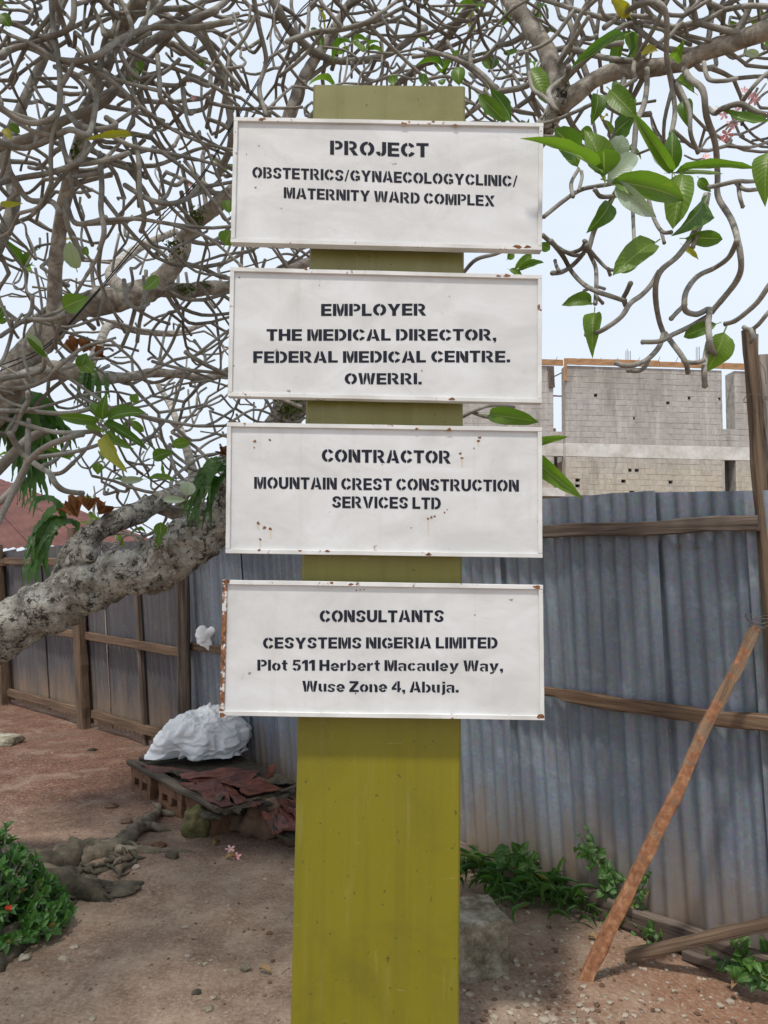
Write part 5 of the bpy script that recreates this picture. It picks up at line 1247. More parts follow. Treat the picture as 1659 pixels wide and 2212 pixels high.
# ------------------------------------------------------------------ staghorn ferns
def ribbon(mb, path, widths, nrm):
    n = len(path); w = lerp_list(widths, n); vs = []
    for i in range(n):
        t = (path[min(i+1, n-1)]-path[max(i-1, 0)]).normalized(); s_ = t.cross(nrm)
        if s_.length < 1e-4: s_ = Vector((1, 0, 0))
        s_.normalize(); nn = s_.cross(t)
        for k in (-1, -.4, .4, 1): vs.append(path[i]+s_*w[i]*.5*k+nn*abs(k)*w[i]*.12+nn*.004*math.sin(i*2.1+k))
    fs = [(i*4+k, i*4+k+1, i*4+4+k+1, i*4+4+k) for i in range(n-1) for k in range(3)]
    mb.add(vs, fs)
def frond(parent, base, d, L, W, droop, r, forks=3, m='fern'):
    mb = MB(); pts = [base]; dd = d.normalized(); p = base
    for i in range(6):
        dd = (dd+Vector((0, 0, -droop))).normalized(); p = p+dd*L/6; pts.append(p)
    nrm = Vector((r.gauss(0, .5), -1, .8)).normalized()
    ribbon(mb, smooth_path(pts, 3), [W*.3, W*.7, W, W*1.1, W*.95, W*.7], nrm)
    for k in range(forks):
        a = (k-(forks-1)/2)*.55+r.gauss(0, .1); s_ = dd.cross(nrm).normalized()
        e = (dd*math.cos(a)+s_*math.sin(a)).normalized(); q = [p-dd*.01, p+e*L*.14, p+(e+Vector((0, 0, -.4)))*L*.26, p+(e+Vector((0, 0, -.8)))*L*.34]
        ribbon(mb, smooth_path(q, 3), [W*.5, W*.42, W*.28, W*.05], nrm)
    o = mb.build('frond', M[m], parent, smooth=True); return o
def staghorn(x, y, Y, n, L, W, droop, label, spread=(1, .5, .5), brown=(), seed=0, offs=(0, 0)):
    c = at(x, y, Y); root = empty('staghorn_fern', c, label, 'fern', 'staghorn ferns growing on the frangipani limbs'); r = random.Random(seed)
    for k in range(n):
        d = Vector((r.uniform(-1, 1)*spread[0]+offs[0], r.uniform(-1, .4)*spread[1], r.uniform(-.3, 1)*spread[2]+offs[1]))
        frond(root, c+Vector((r.gauss(0, .03), r.gauss(0, .02), r.gauss(0, .03))), d, L*r.uniform(.6, 1.1), W*r.uniform(.7, 1.2), droop*r.uniform(.7, 1.2), r, r.choice((2, 3)))
    for (bx, by, s_, a) in brown:
        mb = MB(); b = at(bx, by, Y-.03); nn = 12; ctr = [b]
        for k in range(nn+1):
            t = k/nn; an = a-.75+1.5*t; rad = s_/FPX*Y*(.8+.35*abs(math.sin(t*9+bx))+r.uniform(-.08, .08))
            ctr.append(b+Vector((math.cos(an)*rad, -.02+.03*math.sin(t*11), math.sin(an)*rad)))
        mid = [b+(q-b)*.5+Vector((0, -.025*math.sin(i*1.9), 0)) for i, q in enumerate(ctr[1:])]
        n0 = len(ctr); mb.add(ctr+mid, [(0, n0+k, n0+k+1) for k in range(nn)]+[(n0+k, k+1, k+2, n0+k+1) for k in range(nn)])
        mb.build('shield_frond', M['fern_brown'], root, smooth=True)
    return root
f1 = staghorn(10, 890, 4.2, 60, .34, .085, .42, 'big dark green staghorn fern hanging at the left edge above the rusty roof', (1.1, .6, .7), seed=1)
f2 = staghorn(140, 1128, 3.85, 12, .26, .065, .42, 'staghorn fern with upright brown shield fronds on the forked limb at left', (.6, .5, .3), ((168, 1118, 42, 2.0), (192, 1105, 34, 1.55), (213, 1112, 32, .9)), seed=2, offs=(-.55, .1))
f3 = staghorn(205, 790, 3.9, 7, .16, .03, .5, 'small staghorn fern with a torn orange brown frond below the upper left limb', (.5, .5, .2), ((162, 765, 34, 1.9), (180, 762, 30, 1.2), (205, 770, 24, .5)), seed=3, offs=(.1, -.3))
f4 = staghorn(478, 1010, 3.5, 12, .19, .045, .40, 'staghorn fern hanging beside the left edge of the third signboard', (.6, .5, .6), ((490, 985, 20, 2.2),), seed=4, offs=(-.25, .1))

# cables
for k, (dx, lab) in enumerate(((0, 'upper of two thin black cables crossing the twigs at left'), (6, 'lower of two thin black cables crossing the twigs at left'))):
    P = [at(x, y+dx, Y) for x, y, Y in ((760, -60, 3.3), (655, 15, 3.3), (590, 118, 3.3), (505, 262, 3.3), (430, 385, 3.3), (330, 485+k*4, 3.3), (200, 640-k*2, 3.3), (100, 745, 3.3), (0, 790+k*5, 3.3), (-150, 850, 3.3))]
    mb = MB(); tube(mb, smooth_path(P, 8), .0026, 6); o = mb.build('cable', M['cable'], smooth=True); tag(o, lab, 'cable')

# ------------------------------------------------------------------ platform of blocks, scrap sheets and the sack
PZ = .20
def pp(x, y, z=PZ): return gr(x, y, z)
plat_c = pp(470, 1700); plat = empty('scrap_platform', (plat_c.x, plat_c.y, .17), 'low platform of planks under torn red oxide sheets beside the fence', 'platform')
board('plank', pp(283, 1646, .19), pp(482, 1750, .19), .03, .065, M['plank'], plat, seed=50, rough=.01, n=20)
board('plank', pp(484, 1752, .185), pp(650, 1700, .185), .04, .05, M['plank'], plat, seed=51, rough=.01, n=12)
board('plank', pp(300, 1640, .185), pp(520, 1628, .185), .035, .08, M['plank'], plat, seed=52, rough=.01, n=12)
mb = MB(); q = [pp(295, 1648, .18), pp(478, 1738, .18), pp(640, 1694, .18), pp(505, 1625, .18)]
mb.add(q+[p-Vector((0, 0, .02)) for p in q], [(0, 1, 2, 3), (7, 6, 5, 4), (0, 4, 5, 1), (1, 5, 6, 2), (2, 6, 7, 3), (3, 7, 4, 0)])
mb.build('base_board', M['scrap_dark'], plat)
def scrap(parent, pts, z, m, seed, warp=.012, name='torn_sheet', th=.004, sub=9):
    """irregular sheet from a polygon in image pixels at height z; torn edges"""
    P = [gr(x, y, z) for x, y in pts]; r = random.Random(seed); out = []
    for i in range(len(P)):
        a, b = P[i], P[(i+1) % len(P)]
        for k in range(sub):
            t = k/sub; p = a.lerp(b, t)
            out.append(p+Vector((r.gauss(0, .0035), r.gauss(0, .0035), 0)))
    c = sum(out, Vector())/len(out); rings = [1, .9, .75, .55, .35]; vs = []
    for f in rings:
        for p in out:
            q = c+(p-c)*f; q.z = z+warp*noise.noise(Vector((q.x*7, q.y*7, seed)))+.3*warp*noise.noise(Vector((q.x*23, q.y*23, seed))); vs.append(q)
    vs.append(Vector((c.x, c.y, z+warp*noise.noise(Vector((c.x*7, c.y*7, seed)))))); n = len(out); fs = []
    for j in range(4):
        for i in range(n): fs.append((j*n+i, j*n+(i+1) % n, (j+1)*n+(i+1) % n, (j+1)*n+i))
    for i in range(n): fs.append((4*n+i, 4*n+(i+1) % n, 5*n))
    m0 = len(vs); vs += [v-Vector((0, 0, th)) for v in vs[:n]]
    for i in range(n): fs.append((i, m0+i, m0+(i+1) % n, (i+1) % n))
    mb = MB(); mb.add(vs, fs); return mb.build(name, m, parent, smooth=False)
sc = [
 ([(300, 1652), (410, 1662), (440, 1678), (330, 1668)], .205, 'scrap_red'), ([(400, 1670), (520, 1655), (560, 1668), (545, 1685), (470, 1690), (405, 1682)], .222, 'scrap_red'),
 ([(390, 1690), (470, 1680), (490, 1712), (504, 1735), (482, 1745), (440, 1722)], .215, 'scrap_red'), ([(475, 1682), (500, 1695), (536, 1730), (512, 1738), (488, 1712)], .214, 'scrap_red'),
 ([(472, 1684), (560, 1679), (608, 1702), (540, 1716), (520, 1712), (515, 1702)], .232, 'scrap_red'), ([(385, 1668), (450, 1672), (470, 1680), (392, 1680)], .226, 'scrap_red'),
 ([(555, 1660), (600, 1672), (640, 1690), (600, 1700), (566, 1682)], .205, 'scrap_dark'), ([(500, 1745), (600, 1712), (640, 1716), (560, 1745)], .20, 'scrap_dark'),
 ([(335, 1655), (400, 1668), (385, 1675)], .21, 'scrap_dark'), ([(440, 1735), (485, 1755), (478, 1770), (430, 1762)], .15, 'scrap_dark')]
for i, (pts, z, m) in enumerate(sc): scrap(plat, pts, z, M[m], i+1, .02, 'torn_sheet')
shr = random.Random(19)
for k in range(26):
    e = k < 14
    px_ = shr.uniform(400, 630) if e else shr.uniform(440, 640); py_ = (1752-(px_-480)*.33+shr.uniform(-10, 14)) if px_ > 480 else (1675+(px_-400)*.75+shr.uniform(-8, 14)); z_ = shr.uniform(.19, .235) if shr.random() < .6 else shr.uniform(.14, .18)
    w1 = shr.uniform(8, 22); w2 = shr.uniform(4, 9)
    scrap(plat, [(px_-w1, py_+shr.uniform(-3, 3)), (px_+shr.uniform(-4, 4), py_-w2), (px_+w1, py_+shr.uniform(-4, 3)), (px_+shr.uniform(-5, 5), py_+w2)], z_, M['scrap_red'] if k % 3 == 0 else M['scrap_dark'], 60+k, .035, 'torn_sheet', .004, 4)
# upright red shard at the back
sh = [at(569, 1672, 4.85), at(577, 1684, 4.85), at(590, 1678, 4.86), at(592, 1662, 4.86), at(596, 1645, 4.87), at(583, 1655, 4.86)]
mb = MB(); mb.add(sh+[p+Vector((0, .006, 0)) for p in sh], [(0, 1, 2, 3, 4, 5), (11, 10, 9, 8, 7, 6)]+[(i, (i+1) % 6, (i+1) % 6+6, i+6) for i in range(6)]); mb.build('torn_sheet', M['scrap_red'], plat)
for i, (pts, z) in enumerate((([(550, 1738), (600, 1733), (640, 1755), (644, 1795), (600, 1790), (565, 1765)], .17), ([(600, 1730), (650, 1722), (660, 1770), (625, 1752)], .20), ([(580, 1775), (610, 1780), (605, 1795), (590, 1790)], .12))):
    scrap(plat, pts, z, M['scrap_red'] if i < 2 else M['scrap_dark'], 30+i, .05, 'torn_sheet', .012)
scrap(plat, [(556, 1740), (600, 1745), (632, 1780), (650, 1800), (600, 1800)], .145, M['scrap_dark'], 41, .04, 'torn_sheet', .02)

def rock(name, c, size, m, seed, label=None, cat='stone', group=None, sub=3, flat=1.0, rough=.35, parent=None, rz=0, box=0.0):
    bm = bmesh.new(); bmesh.ops.create_icosphere(bm, subdivisions=sub, radius=1)
    for v in bm.verts:
        p = v.co.copy()
        if box:
            mx_ = max(abs(p.x), abs(p.y), abs(p.z)); p = p.lerp(p/mx_, box)
        k = 1+rough*noise.noise(p*1.3+Vector((seed, 0, 0)))+rough*.4*noise.noise(p*3.5+Vector((0, seed, 0)))+rough*.14*noise.noise(p*9+Vector((0, 0, seed)))
        p *= k; v.co = Vector((p.x*size[0], p.y*size[1], p.z*size[2]))
    me = bpy.data.meshes.new(name); bm.to_mesh(me); bm.free()
    o = link(name, me, m, parent, Matrix.Translation(c) @ Matrix.Rotation(rz, 4, 'Z'), smooth=sub > 2)
    return tag(o, label, cat, group) if parent is None else o
def hollow_block(c, ang, label):
    """sandcrete block, two cells, lying on its side so the cells face out"""
    mb = MB(); L, H, D_ = .34, .165, .17; t = .055; n = 0
    xs_ = [-L/2, -L/2+t, -t/2, t/2, L/2-t, L/2]
    def bx(x0, x1, z0, z1): mb.box((x0, -D_/2, z0), (x1, D_/2, z1))
    bx(-L/2, L/2, 0, t); bx(-L/2, L/2, H-t, H); bx(-L/2, -L/2+t, t, H-t); bx(L/2-t, L/2, t, H-t); bx(-t/2, t/2, t, H-t)
    mb.box((-L/2+t, D_/2-.03, t), (L/2-t, D_/2-.01, H-t))
    me = mb.mesh('hollow_block'); bm = bmesh.new(); bm.from_mesh(me)
    bmesh.ops.subdivide_edges(bm, edges=bm.edges[:], cuts=3, use_grid_fill=True)
    for v in bm.verts: v.co += Vector((noise.noise(v.co*18), noise.noise(v.co*18+Vector((5, 0, 0))), noise.noise(v.co*18+Vector((0, 9, 0)))))*.007
    bm.to_mesh(me); bm.free()
    o = link('hollow_block', me, M['mudblock'], None, Matrix.Translation(c) @ Matrix.Rotation(ang, 4, 'Z')); tag(o, label, 'block', 'hollow blocks carrying the plank platform')
pA = pp(283, 1646, 0.0)
e0 = gr(290, 1700); e1 = gr(420, 1790)
ea = pp(283, 1646, .18); eb = pp(482, 1750, .18); ev = (eb-ea); ang = math.atan2(ev.y, ev.x); evn = Vector((ev.x, ev.y, 0)).normalized(); en = Vector((-evn.y, evn.x, 0)); en = en if en.y > 0 else -en
for t, lab in ((.16, 'left hollow block under the plank platform, below the sack'), (.50, 'second hollow block from the left under the platform plank'), (.80, 'hollow block under the platform near the mossy stone')):
    c = Vector((ea.x, ea.y, -.01))+evn*ev.length*t+en*.07; hollow_block(c, ang+.06*(t-.5), lab)
def st(px, py, w, h, d, m, seed, lab, box=.4, rz=0, grp=None):
    """stone whose base sits at pixel (px,py); w,h in metres"""
    p = gr(px, py); rock('stone', Vector((p.x, p.y+d*.5, h*.42)), (w/2, d/2, h*.55), m, seed, lab, 'stone', grp, 4, rough=.4, box=box, rz=rz)
st(415, 1816, .17, .17, .17, M['mossy'], 1, 'green mossy stone at the front corner of the platform', .15)
st(449, 1808, .13, .12, .12, M['stone'], 2, 'smooth brown stone just right of the mossy stone', .2)
st(500, 1800, .15, .14, .14, M['stone'], 3, 'pale brown rounded stone under the corner of the torn red sheets', .3)
st(528, 1790, .09, .15, .1, M['stone'], 4, 'small dark stone wedged between two bigger stones under the scrap', .3)
st(563, 1815, .22, .21, .18, M['stone'], 5, 'large upright brown stone under the broken roofing', .5)
st(636, 1830, .12, .15, .15, M['stone'], 6, 'brown stone half hidden behind the left edge of the olive pillar', .4)

# sack under a white sheet
sb = pp(418, 1645, .22); sleft = pp(312, 1650, .22); sright = pp(527, 1632, .22)
sk = empty('covered_sack', (sb.x, sb.y+.12, .22), 'bulky bundle wrapped in crumpled white sheeting on the scrap platform', 'sack')
dirx = (sright-sleft); La = dirx.length; dirx.normalize(); ma = Matrix.Translation(Vector(((sleft.x+sright.x)/2, (sleft.y+sright.y)/2+.16, .222))) @ Matrix.Rotation(math.atan2(dirx.y, dirx.x), 4, 'Z')
prof = [(0, .10), (.06, .24), (.11, .5), (.18, .66), (.3, .83), (.40, .90), (.50, .90), (.62, .98), (.74, 1.0), (.84, .95), (.92, .82), (.97, .62), (1, .3)]
def wrapped(name, blobs, ctr, m, seed, crease, mtx, parent=None, nu=150, nv=84, skirt=.03):
    """sheet stretched over several soft lumps: solve the blended surface along rays from the middle, then crease it"""
    mb = MB(); c0 = Vector(ctr); K = 26/ (blobs[0][3]*7)
    def field(p): return sum(math.exp(-K*((p-Vector(b[:3])).length-b[3])) for b in blobs)
    rg = lambda v_, w_: max(0, 1-abs(noise.noise(v_))*w_)
    for i in range(nu):
        a = 2*math.pi*i/nu
        for j in range(nv+1):
            e = -.62+(math.pi/2+.62)*j/nv; d = Vector((math.cos(a)*math.cos(e), math.sin(a)*math.cos(e), math.sin(e)))
            lo, hi = 0, .9
            for _ in range(15):
                md = (lo+hi)/2
                if field(c0+d*md) > 1: lo = md
                else: hi = md
            p = c0+d*lo; w = p+Vector((noise.noise(p*6), noise.noise(p*6+Vector((9, 0, 0))), noise.noise(p*6+Vector((0, 9, 0)))))*.045
            k = 1.0*rg(w*8+Vector((seed, 0, 0)), 3.2)+.7*rg(Vector((w.x*13, w.y*8, w.z*19))+Vector((0, seed, 0)), 3)+.35*rg(w*31, 2.6)+.9*noise.noise(w*11)
            p = p+d*(k-.7)*crease
            if p.z < .035:
                f = 1-max(0, p.z)/.035; o_ = Vector((d.x, d.y, 0)).normalized(); p += o_*skirt*f*(.6+1.1*noise.noise(Vector((a*2.2, seed, 0)))+.5*noise.noise(Vector((a*7, seed, 3))))
            p.z = max(p.z, .002+.008*abs(noise.noise(Vector((a*6, seed, 1)))))
            mb.v.append(tuple(p))
    h = nv+1
    for i in range(nu):
        i2 = (i+1) % nu
        for j in range(nv): mb.f.append((i*h+j, i2*h+j, i2*h+j+1, i*h+j+1))
    return mb.build(name, m, parent, mtx, smooth=True)
kx = La/.70
wrapped('wrapping', [(-.21*kx, -.02, .11, .115), (-.08*kx, .02, .17, .135), (.07*kx, 0, .20, .14), (.20*kx, .02, .15, .13), (-.29*kx, -.03, .03, .07), (-.02*kx, -.10, .10, .12), (.13*kx, -.09, .08, .12), (.27*kx, .0, .10, .08)],
        (0, 0, .12), M['plastic'], 3.3, .020, ma, sk)
mb = MB(); rk = rock('inner_bag', Vector((sright.x-.17, sright.y+.10, .26)), (.15, .12, .05), M['plastic_blue'], 4, sub=3, parent=sk)
# plastic bag on the corner post
bag = at(428, 1385, 5.95); bagm = Matrix.Translation(bag-Vector((0, .02, .17))) @ Matrix.Rotation(.25, 4, 'Y') @ Matrix.Diagonal((1.35, .8, 1.6, 1))
o = wrapped('plastic_bag', [(0, 0, .12, .035), (-.03, 0, .15, .03), (.03, 0, .09, .03), (0, 0, .05, .025), (.035, 0, .17, .022)], (0, 0, .11), M['plastic'], 8.8, .012, bagm, None, 48, 32, .004)
tag(o, 'small crumpled white plastic bag snagged on the dark corner post of the fence', 'plastic bag')

# concrete lump beside the pillar
cb = gr(1035, 2118)
rock('concrete_lump', Vector((.385, cb.y+.12, .10)), (.115, .12, .115), M['concrete'], 12, 'rough square lump of old concrete standing beside the pillar foot', 'concrete lump', None, 5, rough=.09, box=.97, rz=.25)
p = gr(5, 1612); rock('stone_slab', Vector((p.x-.12, p.y+.08, .03)), (.22, .13, .045), M['concrete'], 17, 'pale flat stone slab at the left edge in front of the fence', 'slab', None, 3, rough=.2, box=.8)

# ------------------------------------------------------------------ roots
def root(pts, rad, m='root', label=None, rough=.35):
    P = [gr(x, y, z) for x, y, z in pts]; P = [p+Vector((0, 0, gz(p.x, p.y)*.8)) for p in P]
    mb = MB(); tube(mb, smooth_path(P, 6), rad, 10, rough, 14); o = mb.build('root', M[m], tree, smooth=True)
    return o
root([(60, 1930, .0), (140, 1885, .01), (205, 1868, .02), (270, 1835, .02), (300, 1790, .03), (330, 1765, .04), (345, 1745, .02), (325, 1735, -.02)], [.09, .08, .065, .05, .036, .03, .022, .012])
root([(290, 1800, .05), (320, 1790, .03), (345, 1795, .02), (372, 1802, -.01)], [.035, .03, .022, .012])
root([(305, 1775, .03), (285, 1800, .02), (262, 1802, .01)], [.03, .025, .012])
root([(250, 1860, .02), (300, 1862, .015), (345, 1858, .01), (390, 1852, .008), (440, 1858, -.012)], [.035, .028, .022, .016, .01])
root([(340, 1752, .02), (370, 1758, .015), (398, 1758, .0)], [.025, .02, .012])
root([(30, 1960, .05), (120, 1920, .05), (190, 1935, .03), (230, 1955, .0), (245, 1975, -.03)], [.09, .07, .05, .03, .015], 'rootdark', rough=.7)
root([(20, 1900, .04), (110, 1880, .05), (180, 1862, .04), (240, 1858, .02), (268, 1870, -.02)], [.08, .08, .06, .04, .02], 'rootdark', rough=.7)
root([(-40, 2030, .0), (20, 2045, .0), (60, 2010, .0), (80, 1990, -.02)], [.10, .08, .05, .03], 'rootdark', rough=.6)
root([(-60, 2120, .0), (0, 2085, .0), (30, 2060, -.005), (70, 2030, -.01), (95, 2005, -.03)], [.06, .05, .04, .03, .02], 'rootdark', rough=.6)
rc = gr(200, 1910)
rock('root_crown', Vector((rc.x-.08, rc.y-.02, .0)), (.30, .24, .05), M['rootdark'], 31, None, None, None, 6, rough=.75, parent=tree)
rr2 = random.Random(8)
for k in range(36):
    x = rr2.uniform(100, 270); y = rr2.uniform(1850, 1955)-(x-110)*.1; a = rr2.gauss(-.2, .6); l = rr2.uniform(25, 80)
    root([(x, y, .02), (x+l*.3*math.cos(a), y+l*.3*math.sin(a), .035), (x+l*.65*math.cos(a+.3), y+l*.5*math.sin(a+.3), .022), (x+l*math.cos(a), y+l*.7*math.sin(a), .0)], [.006, rr2.uniform(.007, .016), .009, .004], 'rootdark' if k % 3 else 'root', rough=.6)

# ------------------------------------------------------------------ shrub, weeds, grass
SL = [leaf_mesh('leaf', M['shrub'], b, .2, .02, 1, i, n=5) for i, b in enumerate((.15, .3, -.05))]
sc_ = gr(-22, 2050); shrub = empty('ixora_shrub', (sc_.x, sc_.y, 0), 'low green shrub with small red flowers at the lower left edge', 'shrub')
sr = random.Random(12); stems = MB(); restb = MB(); nlv = 0
for k in range(230):
    th = sr.uniform(0, 2*math.pi); rr_ = sr.random()**.5
    ex = sc_.x-.09+rr_*math.cos(th)*.36; ey = sc_.y+.12+rr_*math.sin(th)*.30
    hz = .44*(1-rr_**2*.8)*sr.uniform(.55, 1.0)+.03
    hz *= 1-.45*max(0, min(1, (ex-sc_.x+.02)/.28))
    tip = Vector((ex, ey, hz)); base = Vector((sc_.x-.1+(ex-sc_.x+.1)*.4, sc_.y+.12+(ey-sc_.y-.12)*.4, -.02))
    tube(stems, smooth_path([base, (base+tip)/2+Vector((sr.gauss(0, .02), sr.gauss(0, .02), 0)), tip], 3), [.006, .0035], 4, cap=False)
    out = (tip-Vector((sc_.x-.09, sc_.y+.12, .1))).normalized()
    tip0 = tip
    for j in range(13):
        tip = tip0 if j < 7 else base.lerp(tip0, .55+.03*j-.21+sr.uniform(-.1, .1))
        a = j*2.4; L = sr.uniform(.035, .062); o_ = out.orthogonal().normalized(); o2 = out.cross(o_)
        d = (out*.55+(o_*math.cos(a)+o2*math.sin(a))*.8+Vector((0, -.1, .12))).normalized(); pb = tip-out*(.012*((j % 7)//2))
        L *= .7 if j < 2 else 1
        nh = (out*.8+Vector((sr.gauss(0, .3), sr.gauss(0, .3)-.2, .6))).normalized(); me = SL[sr.randrange(3)]
        if nlv < 300 and (ey < sc_.y+.12) and j < 4:
            put_leaf(me, pb, pb+d*L, L*.52, shrub, nh); nlv += 1
        else:
            ax = d; x = ax.cross(nh).normalized(); z = x.cross(ax); mt = Matrix((x*L*.52, ax*L, z*L)).transposed().to_4x4(); mt.translation = pb
            restb.add([mt @ v.co for v in me.vertices], [tuple(p.vertices) for p in me.polygons])
    tip = tip0
    if k % 45 == 3:
        for j in range(3): 
            p_ = tip+Vector((sr.gauss(0, .008), -.01, .01+sr.gauss(0, .008))); fl = flower(p_, .011, Vector((sr.gauss(0, .5), -1, .5)).normalized(), shrub); fl.material_slots[0].link = 'OBJECT'; fl.material_slots[0].material = M['red']
stems.build('stem', M['twig'], shrub, smooth=True); o = restb.build('foliage', M['shrub'], shrub, smooth=True); o['kind'] = 'stuff'
GM = [leaf_mesh('leaf', M['weed'], b, .3, .02, 2, i+20, n=6) for i, b in enumerate((.5, .8, .3))]
WM = [leaf_mesh('leaf', M['weed'], b, .2, .03, 1, i+30, n=5) for i, b in enumerate((.2, .3))]
def grass_clump(x, y, n, L, w, lab, seed, z=0):
    c = gr(x, y, z); root_ = empty('grass_clump', c, lab, 'weed', 'weeds along the foot of the right fence'); r = random.Random(seed)
    for k in range(n):
        b = c+Vector((r.gauss(0, .05), r.gauss(0, .04), 0)); a = r.uniform(0, 6.28); up = r.uniform(.35, 1.4); d = Vector((math.cos(a), math.sin(a)*.8-.2, up)).normalized()
        l = L*r.uniform(.6, 1.2); hgt = r.uniform(0, .07)
        put_leaf(GM[r.randrange(3)], b+Vector((0, 0, hgt)), b+Vector((0, 0, hgt))+d*l, w*r.uniform(.7, 1.2), root_, Vector((-d.x*.5, -d.y*.5, 1)).normalized())
grass_clump(1015, 1920, 20, .17, .02, 'tall grass weeds just right of the pillar under the fence', 1)
grass_clump(1075, 1935, 16, .15, .018, 'grass weed clump with arching blades left of centre under the right fence', 2)
grass_clump(1105, 1955, 18, .16, .019, 'leafy grass clump above the concrete lump, beside the fence beam', 3)
grass_clump(1150, 1960, 20, .17, .02, 'dense grass clump in the middle of the weeds under the fence beam', 4)
grass_clump(1195, 1975, 20, .16, .02, 'spreading grass clump with long blades left of the brace', 5)
grass_clump(1235, 1985, 12, .13, .018, 'last grass clump before the muddy brace foot', 6)
grass_clump(1330, 2000, 6, .09, .015, 'small grass tuft just right of the muddy brace', 7)
grass_clump(1120, 1895, 10, .14, .02, 'grass weeds growing up over the fence beam', 8)
def creeper(pts, lab, seed, sz=.035, Y=None, dens=3, z=None):
    P = pts; root_ = empty('creeping_weed', P[0], lab, 'weed', 'leafy creepers by the right fence'); r = random.Random(seed)
    sp = smooth_path(P, 5); mb = MB(); tube(mb, sp, .0025, 5); mb.build('stem', M['weed'], root_)
    for i, p in enumerate(sp):
        for k in range(dens):
            d = Vector((r.gauss(0, 1), -abs(r.gauss(0, .5)), r.gauss(0, .8))).normalized(); l = sz*r.uniform(.7, 1.4)
            b = p+Vector((r.gauss(0, .022), r.gauss(0, .008), r.gauss(0, .022))); put_leaf(WM[r.randrange(2)], b, b+d*l, l*.75, root_, (Vector((-.3, -1, .7))+Vector((r.gauss(0, .3), 0, r.gauss(0, .3)))).normalized())
def fx(px, z, out=.05): return rp(rline(px), z, out)
creeper([fx(1338, .14), fx(1335, .2), fx(1318, .25), fx(1295, .29), fx(1278, .35)], 'leafy weed climbing the fence sheet left of the brace', 1, .036, dens=3)
creeper([fx(1375, .10), fx(1392, .14), fx(1405, .2), fx(1412, .27)], 'reddish stemmed weed climbing the fence sheet right of the brace', 2, .032, dens=2)
grass_clump(1040, 1890, 16, .15, .02, 'grass weeds behind the top of the concrete lump', 11)
grass_clump(1160, 1925, 16, .13, .018, 'grass weeds hugging the fence beam above the middle clump', 12)
grass_clump(1215, 1955, 14, .12, .018, 'short grass weeds against the fence beam left of the brace', 13)
grass_clump(1080, 1975, 14, .12, .018, 'low grass weeds on the soil just above and right of the concrete lump', 14)
grass_clump(1275, 1985, 9, .10, .015, 'small grass weeds behind the muddy brace', 15)
creeper([gr(1130, 1890, .15), gr(1140, 1850, .16), gr(1120, 1845, .2), gr(1085, 1850, .22)], 'leafy weed over the base beam right of the pillar', 3, .05, dens=3)
creeper([gr(1440, 2000, .02), gr(1450, 1985, .06), gr(1445, 1970, .08)], 'broad leaved sprig in the gap below the fence beam', 4, .045, dens=2)
creeper([gr(1490, 2000, .03), gr(1520, 2005, .06), gr(1550, 2010, .05), gr(1580, 2020, .03)], 'creeper leaves in the dark gap under the fence beam at right', 5, .05, dens=3)
creeper([gr(1560, 2075, .02), gr(1590, 2070, .05), gr(1620, 2080, .06), gr(1665, 2085, .05)], 'green creeper patch behind the propped plank in the right corner', 6, .05, dens=6)
creeper([gr(1600, 2100, .02), gr(1630, 2105, .05), gr(1670, 2110, .05)], 'low creeper leaves in the lower right corner behind the dark plank', 7, .045, dens=5)
creeper([gr(1385, 2010, .01), gr(1410, 2020, .03), gr(1425, 2030, .02)], 'tiny weed sprig on soil between the brace and the propped plank', 8, .03, dens=3)
# low green tangle behind the fence, seen through the gap
gb = MB(); gr_ = random.Random(4)
for k in range(1500):
    s_ = gr_.uniform(-1.6, 2.1); o_ = -gr_.uniform(.05, .5); p = RA+rd*s_+nR*o_; z0 = gr_.uniform(-.02, .10); b = Vector((p.x, p.y, z0)); d = Vector((gr_.gauss(0, 1), gr_.gauss(0, 1), gr_.gauss(.4, .8))).normalized(); l = gr_.uniform(.02, .06)
    s2_ = d.orthogonal().normalized()*l*.3; gb.add([b, b+d*l*.5+s2_, b+d*l, b+d*l*.5-s2_], [(0, 1, 2, 3)])
o = gb.build('undergrowth', M['weed']); tag(o, 'tangle of small weeds behind the fence, seen through the gap under its beam', 'undergrowth', kind='stuff')

# ------------------------------------------------------------------ stones, gravel and litter on the ground
pr_ = random.Random(77); base_rocks = []
for k in range(6):
    bm = bmesh.new(); bmesh.ops.create_icosphere(bm, subdivisions=1, radius=1)
    for v in bm.verts: v.co *= 1+.45*noise.noise(v.co*1.4+Vector((k*7, 0, 0))); v.co.z *= .6
    base_rocks.append(([v.co.copy() for v in bm.verts], [tuple(v.index for v in f.verts) for f in bm.faces])); bm.free()
def add_pebble(mb, x, y, s):
    vs, fs = base_rocks[pr_.randrange(6)]; a = pr_.uniform(0, 6.28); c, s_ = math.cos(a), math.sin(a); z = gz(x, y); k = pr_.uniform(.6, 1.2)
    mb.add([(x+s*(v.x*c-v.y*s_*k), y+s*(v.x*s_+v.y*c*k), z+s*(v.z*.8+.18)) for v in vs], fs)
gv = MB(); gd = MB(); gs = MB()
for k in range(4200):
    x = pr_.uniform(-.9, 1.7); y = pr_.uniform(2.3, 4.2)
    f = math.exp(-((x-.75)/.55)**2-((y-2.75)/.45)**2)
    if pr_.random() > f+.06: continue
    add_pebble(gv if pr_.random() < .7 else gd, x, y, pr_.choice((.004, .006, .008, .010, .013)))
for k in range(5200):
    x = pr_.uniform(-3.2, 1.8); y = pr_.uniform(2.2, 6.5); s = abs(pr_.gauss(0, .003))+.0015
    add_pebble(gs if pr_.random() < .6 else gd, x, y, s)
tag(gv.build('gravel', M['pebble']), 'pale gravel scattered over the soil right of the pillar', 'gravel', kind='stuff')
